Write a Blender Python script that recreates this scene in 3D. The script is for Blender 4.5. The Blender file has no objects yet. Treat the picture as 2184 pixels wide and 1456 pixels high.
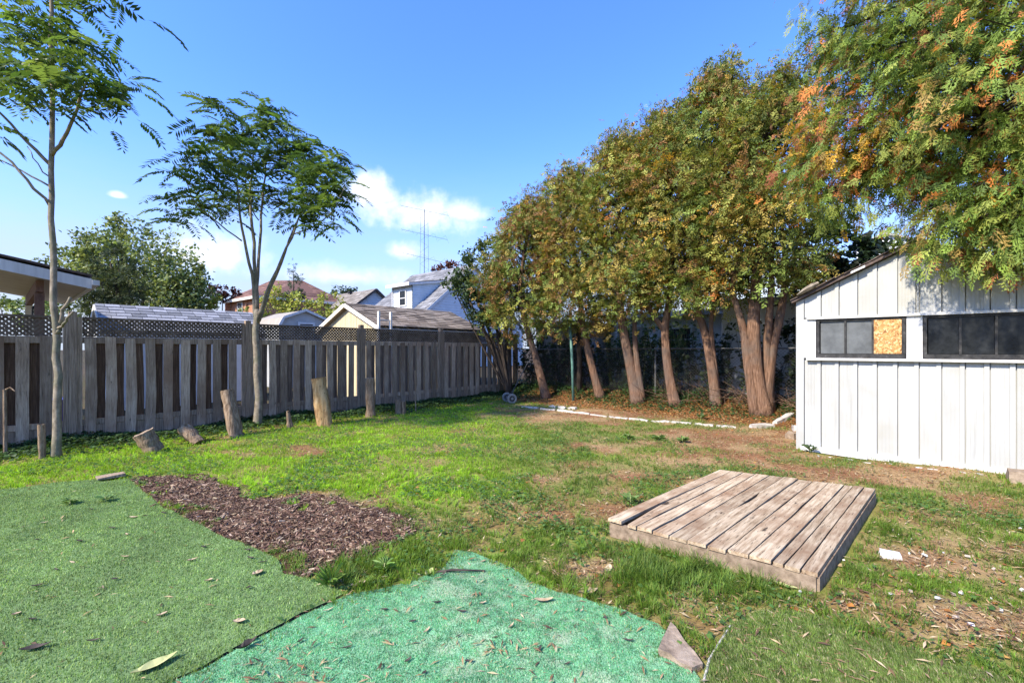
import bpy, math, random
import numpy as np
from mathutils import Vector, Matrix
rng = np.random.default_rng(11)
random.seed(11)
scene = bpy.context.scene
R = math.radians

# ---------------------------------------------------------------- camera
CAMH, FPX, CX, HY = 1.44, 950.0, 1092.0, 745.0
cam_d = bpy.data.cameras.new('camera')
cam_d.sensor_width = 36.0
cam_d.lens = FPX / 2184.0 * 36.0
cam_d.shift_y = (HY - 728.0) / 2184.0
cam_d.clip_end = 2000.0
cam = bpy.data.objects.new('camera', cam_d)
cam.location = (0, 0, CAMH)
cam.rotation_euler = (R(90), 0, 0)
scene.collection.objects.link(cam)
scene.camera = cam

# ---------------------------------------------------------------- exposure
scene.view_settings.view_transform = 'Standard'
scene.view_settings.look = 'None'
scene.view_settings.gamma = 1.0
scene.view_settings.exposure = 1.6
scene.cycles.max_bounces = 6
scene.cycles.diffuse_bounces = 3
scene.cycles.transparent_max_bounces = 8
scene.cycles.use_denoising = True

# ---------------------------------------------------------------- sun
SUN_EL = R(41)
sun_h = Vector((-0.76, -0.65)).normalized()
sun_dir = Vector((sun_h.x * math.cos(SUN_EL), sun_h.y * math.cos(SUN_EL), math.sin(SUN_EL)))
sd = bpy.data.lights.new('sun', 'SUN')
sd.energy = 3.1
sd.angle = R(2.0)
sd.color = (1.0, 0.90, 0.75)
so = bpy.data.objects.new('sun', sd)
so.rotation_euler = sun_dir.to_track_quat('Z', 'Y').to_euler()
so.location = (-6, -4, 12)
scene.collection.objects.link(so)

# ---------------------------------------------------------------- node helper
class NT:
    def __init__(s, tree):
        s.t = tree; s.n = tree.nodes; s.l = tree.links
    def add(s, typ, **kw):
        nd = s.n.new(typ)
        for k, v in kw.items():
            setattr(nd, k, v)
        return nd
    def put(s, sock, v):
        if isinstance(v, bpy.types.NodeSocket): s.l.new(v, sock)
        else: sock.default_value = v
    def math(s, op, a, b=0.0, c=None, clamp=False):
        nd = s.add('ShaderNodeMath', operation=op, use_clamp=clamp)
        s.put(nd.inputs[0], a); s.put(nd.inputs[1], b)
        if c is not None: s.put(nd.inputs[2], c)
        return nd.outputs[0]
    def dot(s, a, v):
        nd = s.add('ShaderNodeVectorMath', operation='DOT_PRODUCT')
        s.put(nd.inputs[0], a); s.put(nd.inputs[1], v)
        return nd.outputs['Value']
    def noise(s, vec, scale, detail=4.0, rough=0.55, dist=0.0):
        nd = s.add('ShaderNodeTexNoise')
        s.put(nd.inputs['Vector'], vec)
        nd.inputs['Scale'].default_value = scale
        nd.inputs['Detail'].default_value = detail
        nd.inputs['Roughness'].default_value = rough
        nd.inputs['Distortion'].default_value = dist
        return nd.outputs['Fac']
    def ramp(s, fac, stops, interp='LINEAR'):
        nd = s.add('ShaderNodeValToRGB')
        cr = nd.color_ramp; cr.interpolation = interp
        while len(cr.elements) < len(stops): cr.elements.new(0.5)
        for e, (p, c) in zip(cr.elements, stops):
            e.position = p
            e.color = (c[0], c[1], c[2], 1.0) if hasattr(c, '__len__') else (c, c, c, 1.0)
        s.l.new(fac, nd.inputs[0])
        return nd.outputs[0]
    def mix(s, fac, a, b, blend='MIX'):
        nd = s.add('ShaderNodeMix', data_type='RGBA', blend_type=blend)
        s.put(nd.inputs[0], fac)
        for sock, v in ((nd.inputs[6], a), (nd.inputs[7], b)):
            if isinstance(v, bpy.types.NodeSocket): s.l.new(v, sock)
            else: sock.default_value = (v[0], v[1], v[2], 1.0)
        return nd.outputs[2]
    def mapping(s, vec, scale=(1, 1, 1), loc=(0, 0, 0), rot=(0, 0, 0)):
        nd = s.add('ShaderNodeMapping')
        s.put(nd.inputs[0], vec)
        nd.inputs['Location'].default_value = loc
        nd.inputs['Rotation'].default_value = rot
        nd.inputs['Scale'].default_value = scale
        return nd.outputs[0]

# ---------------------------------------------------------------- sky
world = bpy.data.worlds.new('World')
scene.world = world
world.use_nodes = True
w = NT(world.node_tree)
w.n.clear()
sky = w.add('ShaderNodeTexSky', sky_type='NISHITA')
sky.sun_disc = False
sky.sun_elevation = SUN_EL
sky.sun_rotation = math.atan2(sun_h.x, sun_h.y)
sky.altitude = 100
sky.air_density = 1.0
sky.dust_density = 0.6
sky.ozone_density = 3.0
tc = w.add('ShaderNodeTexCoord').outputs['Generated']

def pxdir(px, py):
    return Vector(((px - CX) / FPX, 1.0, -(py - HY) / FPX)).normalized()
n_big = w.noise(tc, 7.0, 6.0, 0.55)
n_fine = w.noise(tc, 22.0, 4.0, 0.6)
def cloud(px, py, wid, hei, amp=1.3, soft=0.5):
    c = pxdir(px, py)
    right = Vector((c.y, -c.x, 0)).normalized()
    up = right.cross(c)
    k = FPX * c.y if c.y > .2 else FPX
    a = w.math('DIVIDE', w.dot(tc, right), wid * c.y / FPX)
    b = w.math('DIVIDE', w.dot(tc, up), hei * c.y / FPX)
    b = w.math('MAXIMUM', b, w.math('MULTIPLY', b, -1.7))
    r = w.math('SQRT', w.math('ADD', w.math('MULTIPLY', a, a), w.math('MULTIPLY', b, b)))
    v = w.math('SUBTRACT', 1.0, r)
    v = w.math('ADD', v, w.math('MULTIPLY', w.math('SUBTRACT', n_big, 0.5), amp * 1.4))
    v = w.math('ADD', v, w.math('MULTIPLY', w.math('SUBTRACT', n_fine, 0.5), amp * 0.7))
    front = w.math('GREATER_THAN', w.dot(tc, c), 0.2)
    nd = w.add('ShaderNodeMapRange', interpolation_type='SMOOTHSTEP')
    w.put(nd.inputs[0], v); nd.inputs[1].default_value = 0.0; nd.inputs[2].default_value = soft
    return w.math('MULTIPLY', nd.outputs[0], front)
mask = cloud(450, 545, 120, 88, 1.2, 0.9)
for args in ((890, 460, 175, 72, 1.4, .95), (800, 415, 90, 58, 1.4, .95), (862, 538, 55, 34, 1.2, .95), (250, 417, 20, 12, .8, .9),
             (985, 455, 80, 45, 1.0, .9), (730, 590, 170, 40, 1.2, 1.3), (2700, 420, 260, 120, 1.3, .6), (-900, 480, 300, 110, 1.3, .6)):
    mask = w.math('MAXIMUM', mask, cloud(*args))
sep = w.add('ShaderNodeSeparateXYZ'); w.l.new(tc, sep.inputs[0])
el = sep.outputs[2]
# thin low haze and wisps all round the horizon
wn = w.noise(w.mapping(tc, (1.6, 1.6, 6.0)), 3.0, 5.0, 0.6)
wr = w.add('ShaderNodeMapRange', interpolation_type='SMOOTHSTEP')
w.put(wr.inputs[0], el); wr.inputs[1].default_value = 0.56; wr.inputs[2].default_value = -0.02
wisp = w.math('MULTIPLY', w.math('MULTIPLY', wr.outputs[0], wr.outputs[0]), w.math('ADD', 0.55, w.math('MULTIPLY', wn, 1.1)), clamp=True)
skyc = w.mix(1.0, sky.outputs[0], (0.42, 0.63, 1.05), 'MULTIPLY')
hz = w.mix(w.math('MULTIPLY', wisp, 1.0, clamp=True), skyc, (1.62, 1.85, 2.28))
body = w.mix(n_fine, (2.5, 2.65, 2.95), (3.5, 3.5, 3.55))
full = w.mix(w.math('MULTIPLY', mask, 0.93), hz, body)
bg = w.add('ShaderNodeBackground')
w.l.new(full, bg.inputs[0]); bg.inputs[1].default_value = 0.15
wo = w.add('ShaderNodeOutputWorld'); w.l.new(bg.outputs[0], wo.inputs[0])

# ---------------------------------------------------------------- place helpers
U = Vector((0.652, 0.759, 0)).normalized()      # along the wooden fence, away from camera
W = Vector((U.y, -U.x, 0))                      # across the yard, to the right
def P(px, py, Y): return Vector(((px - CX) / FPX * Y, Y, CAMH - (py - HY) / FPX * Y))
def G(px, py):
    Y = CAMH * FPX / (py - HY)
    return Vector(((px - CX) / FPX * Y, Y, 0))
def sstep(a, b, x):
    t = np.clip((x - a) / (b - a), 0, 1); return t * t * (3 - 2 * t)
_tab = np.random.default_rng(5).random((256, 256))
def vnoise(x, y):
    xi = np.floor(x).astype(int); yi = np.floor(y).astype(int)
    fx = x - xi; fy = y - yi
    fx = fx * fx * (3 - 2 * fx); fy = fy * fy * (3 - 2 * fy)
    g = lambda i, j: _tab[i & 255, j & 255]
    return (g(xi, yi) * (1 - fx) + g(xi + 1, yi) * fx) * (1 - fy) + (g(xi, yi + 1) * (1 - fx) + g(xi + 1, yi + 1) * fx) * fy
def fbm(x, y, o=4):
    x = np.asarray(x, float); y = np.asarray(y, float)
    s = 0; a = .5; t = 0
    for i in range(o):
        s = s + a * vnoise(x * 2 ** i + 17.3 * i, y * 2 ** i + 9.1 * i); t += a; a *= .5
    return s / t
CORNER = Vector((-0.35, 14.3, 0))
def hgt(x, y):
    x = np.asarray(x, float); y = np.asarray(y, float)
    off = (x - CORNER.x) * U.x + (y - CORNER.y) * U.y
    rise = 0.30 * sstep(-0.4, 1.3, off)
    return rise + (fbm(x * .9 + 50, y * .9 + 50, 3) - .5) * .07 + (fbm(x * 5, y * 5, 2) - .5) * .018
def h1(x, y): return float(hgt(np.array([x]), np.array([y]))[0])
def inpoly(x, y, poly):
    r = np.zeros(np.shape(x), bool)
    n = len(poly)
    for i in range(n):
        x0, y0 = poly[i][0], poly[i][1]; x1, y1 = poly[(i + 1) % n][0], poly[(i + 1) % n][1]
        if y0 == y1: continue
        c = ((y0 > y) != (y1 > y)) & (x < (x1 - x0) * (y - y0) / (y1 - y0) + x0)
        r ^= c
    return r

# ---------------------------------------------------------------- object helpers
COL = scene.collection
def link(o, parent=None):
    COL.objects.link(o)
    if parent is not None:
        o.parent = parent
        o.matrix_parent_inverse = PINV[parent.name]
    PINV[o.name] = (Matrix.Translation(-Vector(o.location)) if o.type == 'EMPTY' else Matrix.Identity(4))
    return o
PINV = {}
def thing(name, label, cat, loc=(0, 0, 0), group=None):
    o = bpy.data.objects.new(name, None); o.location = loc
    o.empty_display_size = .1
    o['label'] = label; o['category'] = cat
    if group: o['group'] = group
    return link(o)
def sub(name, parent, loc=None):
    o = bpy.data.objects.new(name, None)
    return link(o, parent)
def tag(o, label=None, cat=None, group=None, kind=None):
    if label: o['label'] = label
    if cat: o['category'] = cat
    if group: o['group'] = group
    if kind: o['kind'] = kind
    return o
def mesh_np(name, V, F, col=None, smooth=False):
    V = np.ascontiguousarray(V, np.float32); F = np.ascontiguousarray(F, np.int32)
    me = bpy.data.meshes.new(name)
    nf, k = F.shape
    me.vertices.add(len(V)); me.vertices.foreach_set('co', V.ravel())
    me.loops.add(nf * k); me.loops.foreach_set('vertex_index', F.ravel())
    me.polygons.add(nf); me.polygons.foreach_set('loop_start', np.arange(0, nf * k, k, dtype=np.int32))
    me.polygons.foreach_set('use_smooth', np.full(nf, bool(smooth)))
    me.update(calc_edges=True)
    if col is not None:
        at = me.color_attributes.new('col', 'FLOAT_COLOR', 'POINT')
        c = np.ones((len(V), 4), np.float32); c[:, :3] = col
        at.data.foreach_set('color', c.ravel())
    return me
def obj(name, me, mat, parent=None, kind=None):
    o = bpy.data.objects.new(name, me)
    if mat is not None and len(me.materials) == 0: me.materials.append(mat)
    link(o, parent)
    if kind: o['kind'] = kind
    return o

class MB:
    """collects triangles in world space"""
    def __init__(s): s.V = []; s.F = []; s.C = []; s.n = 0; s.hasc = False
    def add(s, V, F, c=None):
        V = np.asarray(V, float).reshape(-1, 3); F = np.asarray(F, int)
        if F.shape[1] == 4: F = np.vstack([F[:, [0, 1, 2]], F[:, [0, 2, 3]]])
        s.V.append(V); s.F.append(F + s.n); s.n += len(V)
        if c is not None: s.hasc = True
        s.C.append(np.broadcast_to(np.asarray((1, 1, 1) if c is None else c, float), (len(V), 3)))
        return s
    def prism(s, bot, top, c=None):
        n = len(bot)
        V = [tuple(p) for p in bot] + [tuple(p) for p in top]
        F = []
        for i in range(n):
            j = (i + 1) % n
            F += [(i, j, n + j), (i, n + j, n + i)]
        for i in range(1, n - 1):
            F += [(0, i + 1, i), (n, n + i, n + i + 1)]
        return s.add(V, F, c)
    def box(s, c, ax, ay, az, col=None):
        """centre, three half-axis vectors"""
        c = Vector(c); ax = Vector(ax); ay = Vector(ay); az = Vector(az)
        b = [c - ax - ay - az, c + ax - ay - az, c + ax + ay - az, c - ax + ay - az]
        t = [p + 2 * az for p in b]
        return s.prism(b, t, col)
    def bar(s, a, b, wid, thk, up=(0, 0, 1), col=None):
        a = Vector(a); b = Vector(b); d = (b - a)
        L = d.length; d.normalize(); up = Vector(up)
        sd_ = d.cross(up)
        if sd_.length < 1e-4: sd_ = d.cross(Vector((1, 0, 0)))
        sd_.normalize(); n = sd_.cross(d)
        return s.box((a + b) / 2, d * L / 2, sd_ * wid / 2, n * thk / 2, col)
    def slab(s, q, th, col=None):
        q = [Vector(p) for p in q]
        n = (q[1] - q[0]).cross(q[2] - q[0]).normalized()
        return s.prism([p - n * th for p in q], q, col)
    def tube(s, path, rad, sides=8, col=None, lobes=0, lamp=0.0, cap=True, seed=0):
        path = np.asarray([tuple(p) for p in path], float); n = len(path)
        rad = np.broadcast_to(np.asarray(rad, float), (n,))
        T = np.gradient(path, axis=0); T /= np.linalg.norm(T, axis=1)[:, None] + 1e-9
        ref = np.array([0, 0, 1.0]) if abs(T[0][2]) < .8 else np.array([1.0, 0, 0])
        A = np.cross(T, ref); A /= np.linalg.norm(A, axis=1)[:, None] + 1e-9
        B = np.cross(T, A)
        th = np.linspace(0, 2 * np.pi, sides, endpoint=False)
        rr = rad[:, None] * np.ones(sides)
        if lobes: rr = rr * (1 + lamp * np.cos(lobes * th + seed)[None, :] * np.linspace(1, .35, n)[:, None] + .35 * lamp * np.cos((lobes * 2 + 1) * th + 1.7 * seed)[None, :])
        V = path[:, None, :] + rr[..., None] * (np.cos(th)[None, :, None] * A[:, None, :] + np.sin(th)[None, :, None] * B[:, None, :])
        V = V.reshape(-1, 3); F = []
        for i in range(n - 1):
            for j in range(sides):
                a = i * sides + j; b = i * sides + (j + 1) % sides
                F += [(a, b, b + sides), (a, b + sides, a + sides)]
        if cap:
            V = np.vstack([V, path[:1], path[-1:]]); c0 = n * sides; c1 = c0 + 1
            for j in range(sides):
                F += [(c0, (j + 1) % sides, j), (c1, (n - 1) * sides + j, (n - 1) * sides + (j + 1) % sides)]
        return s.add(V, F, col)
    def mesh(s, name, smooth=False):
        return mesh_np(name, np.vstack(s.V), np.vstack(s.F), np.vstack(s.C) if s.hasc else None, smooth)
    def build(s, name, mat, parent=None, kind=None, smooth=False):
        return obj(name, s.mesh(name, smooth), mat, parent, kind)

def norm(a): return a / (np.linalg.norm(a, axis=-1, keepdims=True) + 1e-9)
def frames(d, n):
    d = norm(d); s_ = norm(np.cross(d, n)); n = np.cross(s_, d)
    return np.stack([s_, d, n], axis=-1)
def scatter(T, F, Rm, pos, sc):
    T = np.asarray(T, float); F = np.asarray(F, int)
    V = pos[:, None, :] + np.einsum('nij,kj->nki', Rm, T) * sc[:, None, None]
    N, k = len(pos), len(T)
    FF = (F[None] + (np.arange(N) * k)[:, None, None]).reshape(-1, F.shape[1])
    return V.reshape(-1, 3), FF
def rep(c, k): return np.repeat(c, k, axis=0)

# ---------------------------------------------------------------- materials
def newmat(name):
    m = bpy.data.materials.new(name); m.use_nodes = True
    t = NT(m.node_tree); t.n.clear()
    out = t.add('ShaderNodeOutputMaterial')
    b = t.add('ShaderNodeBsdfPrincipled')
    t.l.new(b.outputs[0], out.inputs[0])
    return m, t, b, out
def bump(t, b, h, strength=.3, dist=.01):
    nd = t.add('ShaderNodeBump'); nd.inputs['Strength'].default_value = strength; nd.inputs['Distance'].default_value = dist
    t.l.new(h, nd.inputs['Height']); t.l.new(nd.outputs[0], b.inputs['Normal'])
def m_noise(name, stops, scale=8, detail=6, rough=.85, stretch=(1, 1, 1), bmp=.3, dist=.01, spec=.3, metallic=0, perobj=0.0, rot=(0, 0, 0), mixcol=None, mixscale=1.5, crack=0.0):
    m, t, b, out = newmat(name)
    co = t.add('ShaderNodeTexCoord').outputs['Object']
    oi = t.add('ShaderNodeObjectInfo')
    va = t.add('ShaderNodeVectorMath', operation='ADD')
    t.l.new(co, va.inputs[0])
    off = t.math('MULTIPLY', oi.outputs['Random'], 53.0); t.l.new(off, va.inputs[1])
    v0 = t.mapping(va.outputs[0], rot=rot) if any(rot) else va.outputs[0]
    v = t.mapping(v0, stretch)
    f = t.noise(v, scale, detail, .6)
    c = t.ramp(f, stops)
    if mixcol is not None:
        f2 = t.noise(va.outputs[0], mixscale, 4, .6)
        c = t.mix(t.ramp(f2, [(.45, 0.0), (.7, 1.0)]), c, mixcol)
    if perobj:
        k = t.math('MULTIPLY_ADD', oi.outputs['Random'], perobj, 1 - perobj / 2)
        cc = t.add('ShaderNodeCombineXYZ')
        for i in range(3): t.l.new(k, cc.inputs[i])
        c = t.mix(1.0, c, cc.outputs[0], 'MULTIPLY')
    if crack:
        fc_ = t.noise(v, scale * 3.1, 3, .5, .4)
        ck = t.ramp(fc_, [(.30, 1.0), (.40, 0.0)])
        kn = t.ramp(t.noise(t.mapping(v0, tuple(1 + .35 * (q_ - 1) for q_ in stretch)), scale * .9, 2, .4), [(.24, 1.0), (.29, 0.0)])
        c = t.mix(t.math('MULTIPLY', t.math('MAXIMUM', ck, kn), crack), c, (.035, .025, .018))
    t.l.new(c, b.inputs['Base Color'])
    b.inputs['Roughness'].default_value = rough
    b.inputs['Specular IOR Level'].default_value = spec
    b.inputs['Metallic'].default_value = metallic
    if bmp: bump(t, b, f, bmp, dist)
    return m
def m_leaf(name, rough=.55, trans=.35, spec=.35, var=.25):
    """foliage: colour comes from the leaf's own colour attribute"""
    m, t, b, out = newmat(name)
    at = t.add('ShaderNodeAttribute', attribute_name='col').outputs['Color']
    co = t.add('ShaderNodeTexCoord').outputs['Object']
    f = t.noise(co, 30, 2, .5)
    c = t.mix(var, at, t.ramp(f, [(.3, .55), (.7, 1.45)]), 'MULTIPLY')
    t.l.new(c, b.inputs['Base Color']); b.inputs['Roughness'].default_value = rough
    b.inputs['Specular IOR Level'].default_value = spec
    if trans:
        tr = t.add('ShaderNodeBsdfTranslucent'); t.l.new(t.mix(1.0, c, (1.25, 1.2, .7), 'MULTIPLY'), tr.inputs[0])
        mx = t.add('ShaderNodeMixShader'); mx.inputs[0].default_value = trans
        t.l.new(b.outputs[0], mx.inputs[1]); t.l.new(tr.outputs[0], mx.inputs[2]); t.l.new(mx.outputs[0], out.inputs[0])
    return m
def m_attr(name, rough=.9, scale=40, amt=.6, bmp=.4, dist=.004, spec=.2):
    m, t, b, out = newmat(name)
    at = t.add('ShaderNodeAttribute', attribute_name='col').outputs['Color']
    co = t.add('ShaderNodeTexCoord').outputs['Object']
    f = t.noise(co, scale, 6, .65)
    c = t.mix(amt, at, t.ramp(f, [(.25, .35), (.75, 1.65)]), 'MULTIPLY')
    t.l.new(c, b.inputs['Base Color']); b.inputs['Roughness'].default_value = rough
    b.inputs['Specular IOR Level'].default_value = spec
    if bmp: bump(t, b, f, bmp, dist)
    return m

M = {}
g_ = lambda v: (v, v * .97, v * .93)
M['board'] = m_noise('weathered grey board', [(.25, (.14, .10, .066)), (.5, (.35, .262, .182)), (.75, (.53, .42, .31))], 9, 8, .9, (6, 6, .35), .6, .004, .15, perobj=.65, mixcol=(.21, .135, .085), mixscale=.9, crack=.6)
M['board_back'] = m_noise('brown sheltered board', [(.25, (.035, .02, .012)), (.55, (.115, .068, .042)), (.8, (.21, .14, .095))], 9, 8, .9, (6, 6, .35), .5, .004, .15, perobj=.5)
M['post'] = m_noise('grey post wood', [(.25, (.10, .072, .048)), (.5, (.26, .19, .13)), (.75, (.42, .325, .235))], 9, 8, .9, (7, 7, .3), .5, .004, .15, perobj=.3, crack=.6)
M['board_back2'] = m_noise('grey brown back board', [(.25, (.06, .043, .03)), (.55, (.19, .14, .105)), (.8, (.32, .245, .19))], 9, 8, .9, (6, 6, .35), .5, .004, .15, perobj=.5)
M['lattice'] = m_noise('dark lattice wood', [(.3, (.06, .044, .03)), (.7, (.19, .14, .10))], 7, 5, .9, (1, 1, 1), .3, .003, .15)
M['bark_red'] = m_noise('cedar bark', [(.25, (.045, .026, .017)), (.5, (.165, .095, .06)), (.72, (.31, .195, .13))], 10, 8, .95, (5, 5, .45), .9, .02, .1, mixcol=(.13, .10, .08), mixscale=2.0)
M['bark_pale'] = m_noise('smooth pale bark', [(.25, (.08, .066, .046)), (.5, (.22, .18, .13)), (.75, (.38, .33, .255))], 9, 8, .85, (1.6, 1.6, 1), .7, .012, .2, mixcol=(.15, .145, .09), mixscale=5)
M['bark_dark'] = m_noise('dark bark', [(.3, (.025, .02, .016)), (.7, (.09, .07, .055))], 10, 6, .9, (4, 4, .5), .5, .01, .1)
M['leaf'] = m_leaf('leaf')
M['leaf_young'] = m_leaf('young leaf', .45, .5, .4, .2)
M['frond'] = m_leaf('cedar spray', .6, .3, .25, .5)
M['grass'] = m_leaf('grass blade', .55, .48, .3, .2)
M['litter'] = m_leaf('dry leaf', .8, .15, .15, .5)
M['ground'] = m_attr('soil and thatch', .95, 45, .75, .8, .01, .1)
M['white_paint'] = m_noise('old white paint', [(.25, (.46, .45, .42)), (.6, (.60, .59, .565)), (.85, (.66, .655, .63))], 5, 6, .6, (3, 3, .25), .12, .002, .3)
M['dark_frame'] = m_noise('weathered black frame', [(.3, (.012, .012, .012)), (.6, (.045, .044, .042)), (.8, (.17, .165, .155))], 14, 8, .8, (1, 1, 1), .4, .003, .3)

# ================================================================ THE GROUND
def gpoly(pts): return [tuple(G(a, b))[:2] for a, b in pts]
TURF_A = gpoly([(-700, 1120), (-200, 1066), (0, 1046), (120, 1032), (210, 1025), (275, 1021), (310, 1050), (345, 1083), (400, 1110), (470, 1150), (540, 1176), (592, 1202), (606, 1232), (690, 1246), (735, 1268), (640, 1310), (570, 1350), (500, 1385), (420, 1425), (340, 1462), (100, 1600), (-700, 1600)])
TURF_B = gpoly([(350, 1464), (428, 1428), (508, 1388), (578, 1353), (648, 1314), (742, 1272), (800, 1256), (880, 1241), (932, 1226), (958, 1195), (968, 1177), (1015, 1179), (1080, 1205), (1130, 1233), (1190, 1262), (1300, 1302), (1400, 1341), (1424, 1366), (1412, 1404), (1485, 1442), (1500, 1462), (1490, 1640), (110, 1640)])
TURF_C = gpoly([(1497, 1470), (1515, 1425), (1535, 1392), (1560, 1348), (1610, 1318), (1700, 1312), (1800, 1348), (1900, 1384), (2010, 1416), (2110, 1442), (2250, 1490), (2250, 1640), (1490, 1640)])
MULCH = gpoly([(275, 1024), (330, 1018), (420, 1014), (480, 1032), (520, 1056), (600, 1063), (660, 1052), (720, 1062), (800, 1088), (862, 1108), (890, 1135), (860, 1165), (800, 1180), (745, 1192), (700, 1222), (660, 1238), (610, 1240), (590, 1205), (470, 1152), (400, 1112), (345, 1085)])
PALLET = [(0.70, 3.42), (2.27, 4.95), (3.50, 4.22), (1.80, 2.56)]
SH0 = Vector((4.13, 6.45, 0))           # shed front-left corner
SHW, SHD = 2.55, 3.2
SHED = [tuple((SH0 + W * a + U * b))[:2] for a, b in ((-.03, -.03), (SHW + .03, -.03), (SHW + .03, SHD), (-.03, SHD))]
def pxy(x, y):
    y = np.maximum(y, .3)
    return CX + FPX * x / y, HY + CAMH * FPX / y
def ell(px, py, c):
    d = ((px - c[0]) / c[2]) ** 2 + ((py - c[1]) / c[3]) ** 2
    return np.exp(-d * .9)
BARE = [(1230, 888, 170, 15, 1.0), (1120, 893, 60, 12, .7), (1580, 935, 170, 26, 1.0), (1440, 928, 70, 14, .8), (1312, 1086, 55, 30, 1.), (1640, 985, 130, 20, 1.0), (1880, 1012, 230, 18, 1.0),
        (1255, 1207, 65, 24, .9), (1175, 1105, 70, 18, .75), (1955, 1205, 130, 26, .7), (2100, 1340, 150, 45, .8), (2160, 1175, 80, 35, .45), (640, 962, 70, 9, .9), (540, 972, 50, 7, .7), (1075, 1075, 60, 12, .7), (1760, 1290, 60, 20, .8),
        (1340, 1015, 90, 14, .75), (1490, 1040, 60, 22, .6), (1150, 1190, 60, 10, .4), (740, 1065, 120, 8, .8), (880, 1085, 60, 12, .4), (2000, 1090, 110, 25, .5), (1290, 960, 110, 8, .6), (1180, 1020, 70, 9, .6)]
LUSH = [(450, 985, 240, 26, 1.), (780, 950, 150, 24, 1.), (680, 1030, 200, 24, 1.), (1065, 978, 80, 20, 1.), (1130, 935, 90, 12, .8), (1480, 1205, 200, 52, 1.), (1150, 1150, 140, 26, .8), (900, 1030, 190, 40, .8), (1000, 890, 150, 22, .8),
        (1230, 1045, 60, 24, .7), (820, 1195, 110, 30, .8), (1790, 1000, 60, 14, .8), (1700, 1255, 200, 40, .6), (1950, 1070, 120, 25, .5), (1100, 1230, 120, 25, .8), (2050, 1150, 70, 25, .5), (100, 1000, 250, 18, .9), (1600, 940, 60, 10, .5)]
def masks(x, y):
    px, py = pxy(x, y)
    jx = (fbm(x * 2.1, y * 2.1) - .5) * 160; jy = (fbm(x * 2.1 + 40, y * 2.1 + 7) - .5) * 60 * np.clip((py - 800) / 250, .2, 1.2)
    qx, qy = px + jx, py + jy
    bare = np.zeros_like(px); lush = np.zeros_like(px)
    for b in BARE: bare = np.maximum(bare, b[4] * ell(qx, qy, b))
    for b in LUSH: lush = np.maximum(lush, b[4] * ell(qx, qy, b))
    off = (x - CORNER.x) * U.x + (y - CORNER.y) * U.y         # past the row of cedars
    lit = sstep(-1.25, -.75, off + (fbm(x * 1.7, y * 1.7) - .5) * .5) * sstep(.2, 1.4, x + .9)
    n = fbm(x * 3.0, y * 3.0, 4)
    d = .70 + (n - .5) * 2.0 + lush * .65 - bare * 1.05 - lit * 1.2
    fence_d = (x + 6.756) * W.x + (y - 6.85) * W.y            # distance from wooden fence
    return np.clip(d, 0, 1), bare, lush, np.clip(lit, 0, 1), fence_d, px, py
_xs = np.concatenate([[-900, -200, -60, -25, -14], np.arange(-10.5, 10.6, .09), [14, 25, 60, 200, 900]])
_ys = np.concatenate([[-200, -30, -8, -2], np.arange(.2, 17.0, .09), [20, 28, 45, 80, 200, 1200]])
gx, gy = np.meshgrid(_xs, _ys)
gxf, gyf = gx.ravel(), gy.ravel()
gz = hgt(gxf, gyf)
d, bare, lush, lit, fd, ppx, ppy = masks(gxf, gyf)
soil = np.array((.225, .112, .055)); straw = np.array((.31, .20, .10)); green = np.array((.13, .19, .03)); ltr = np.array((.22, .105, .04)); dark = np.array((.05, .04, .028))
nn = fbm(gxf * 2.3 + 30, gyf * 2.3, 4)[:, None]
gc = soil + (straw - soil) * sstep(.38, .62, nn)
gc = gc + (green - gc) * (d * .75)[:, None]
gc = gc + (ltr - gc) * (lit * .9)[:, None]
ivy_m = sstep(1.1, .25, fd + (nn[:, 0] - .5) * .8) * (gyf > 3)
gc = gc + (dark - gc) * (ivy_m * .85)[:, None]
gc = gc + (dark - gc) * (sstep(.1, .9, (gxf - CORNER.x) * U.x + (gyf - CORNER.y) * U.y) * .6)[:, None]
mm = inpoly(gxf, gyf, MULCH); gc[mm] = (.07, .036, .022); gz[mm] += .008
nx, ny = len(_xs), len(_ys)
ii = (np.arange(ny - 1)[:, None] * nx + np.arange(nx - 1)[None, :]).ravel()
gF = np.stack([ii, ii + 1, ii + nx + 1, ii + nx], axis=1)
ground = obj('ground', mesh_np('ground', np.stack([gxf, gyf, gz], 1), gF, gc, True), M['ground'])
tag(ground, kind='structure')

# ---------------------------------------------------------------- grass
def blades(x, y, z, head, lean, H, Wd, col):
    N = len(x)
    dx, dy = np.cos(head), np.sin(head); sx, sy = -dy, dx
    b = np.stack([x, y, z - .006], 1); sv = np.stack([sx, sy, np.zeros(N)], 1) * (Wd / 2)[:, None]
    fw = np.stack([dx, dy, np.zeros(N)], 1); up = np.array([0, 0, 1.])
    hz_ = H * np.sqrt(np.clip(1 - lean ** 2, .04, 1))
    m = b + fw * (H * lean * .32)[:, None] + up * (hz_ * .62)[:, None]
    t = b + fw * (H * lean)[:, None] + up * hz_[:, None]
    V = np.stack([b - sv, b + sv, m - sv * .75, m + sv * .75, t], 1).reshape(-1, 3)
    F = (np.array([[0, 1, 3], [0, 3, 2], [2, 3, 4]])[None] + (np.arange(N) * 5)[:, None, None]).reshape(-1, 3)
    return V, F, rep(col, 5)
def field(N, y0, y1, pw, margin=1.0):
    u = rng.random(N)
    # density per square metre falls with distance ** pw ; strip width grows with distance
    a, b = y0 ** (2 - pw), y1 ** (2 - pw)
    y = (a + (b - a) * u) ** (1 / (2 - pw))
    x = (rng.random(N) * 2 - 1) * (1.18 * y + margin)
    return x, y
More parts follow.
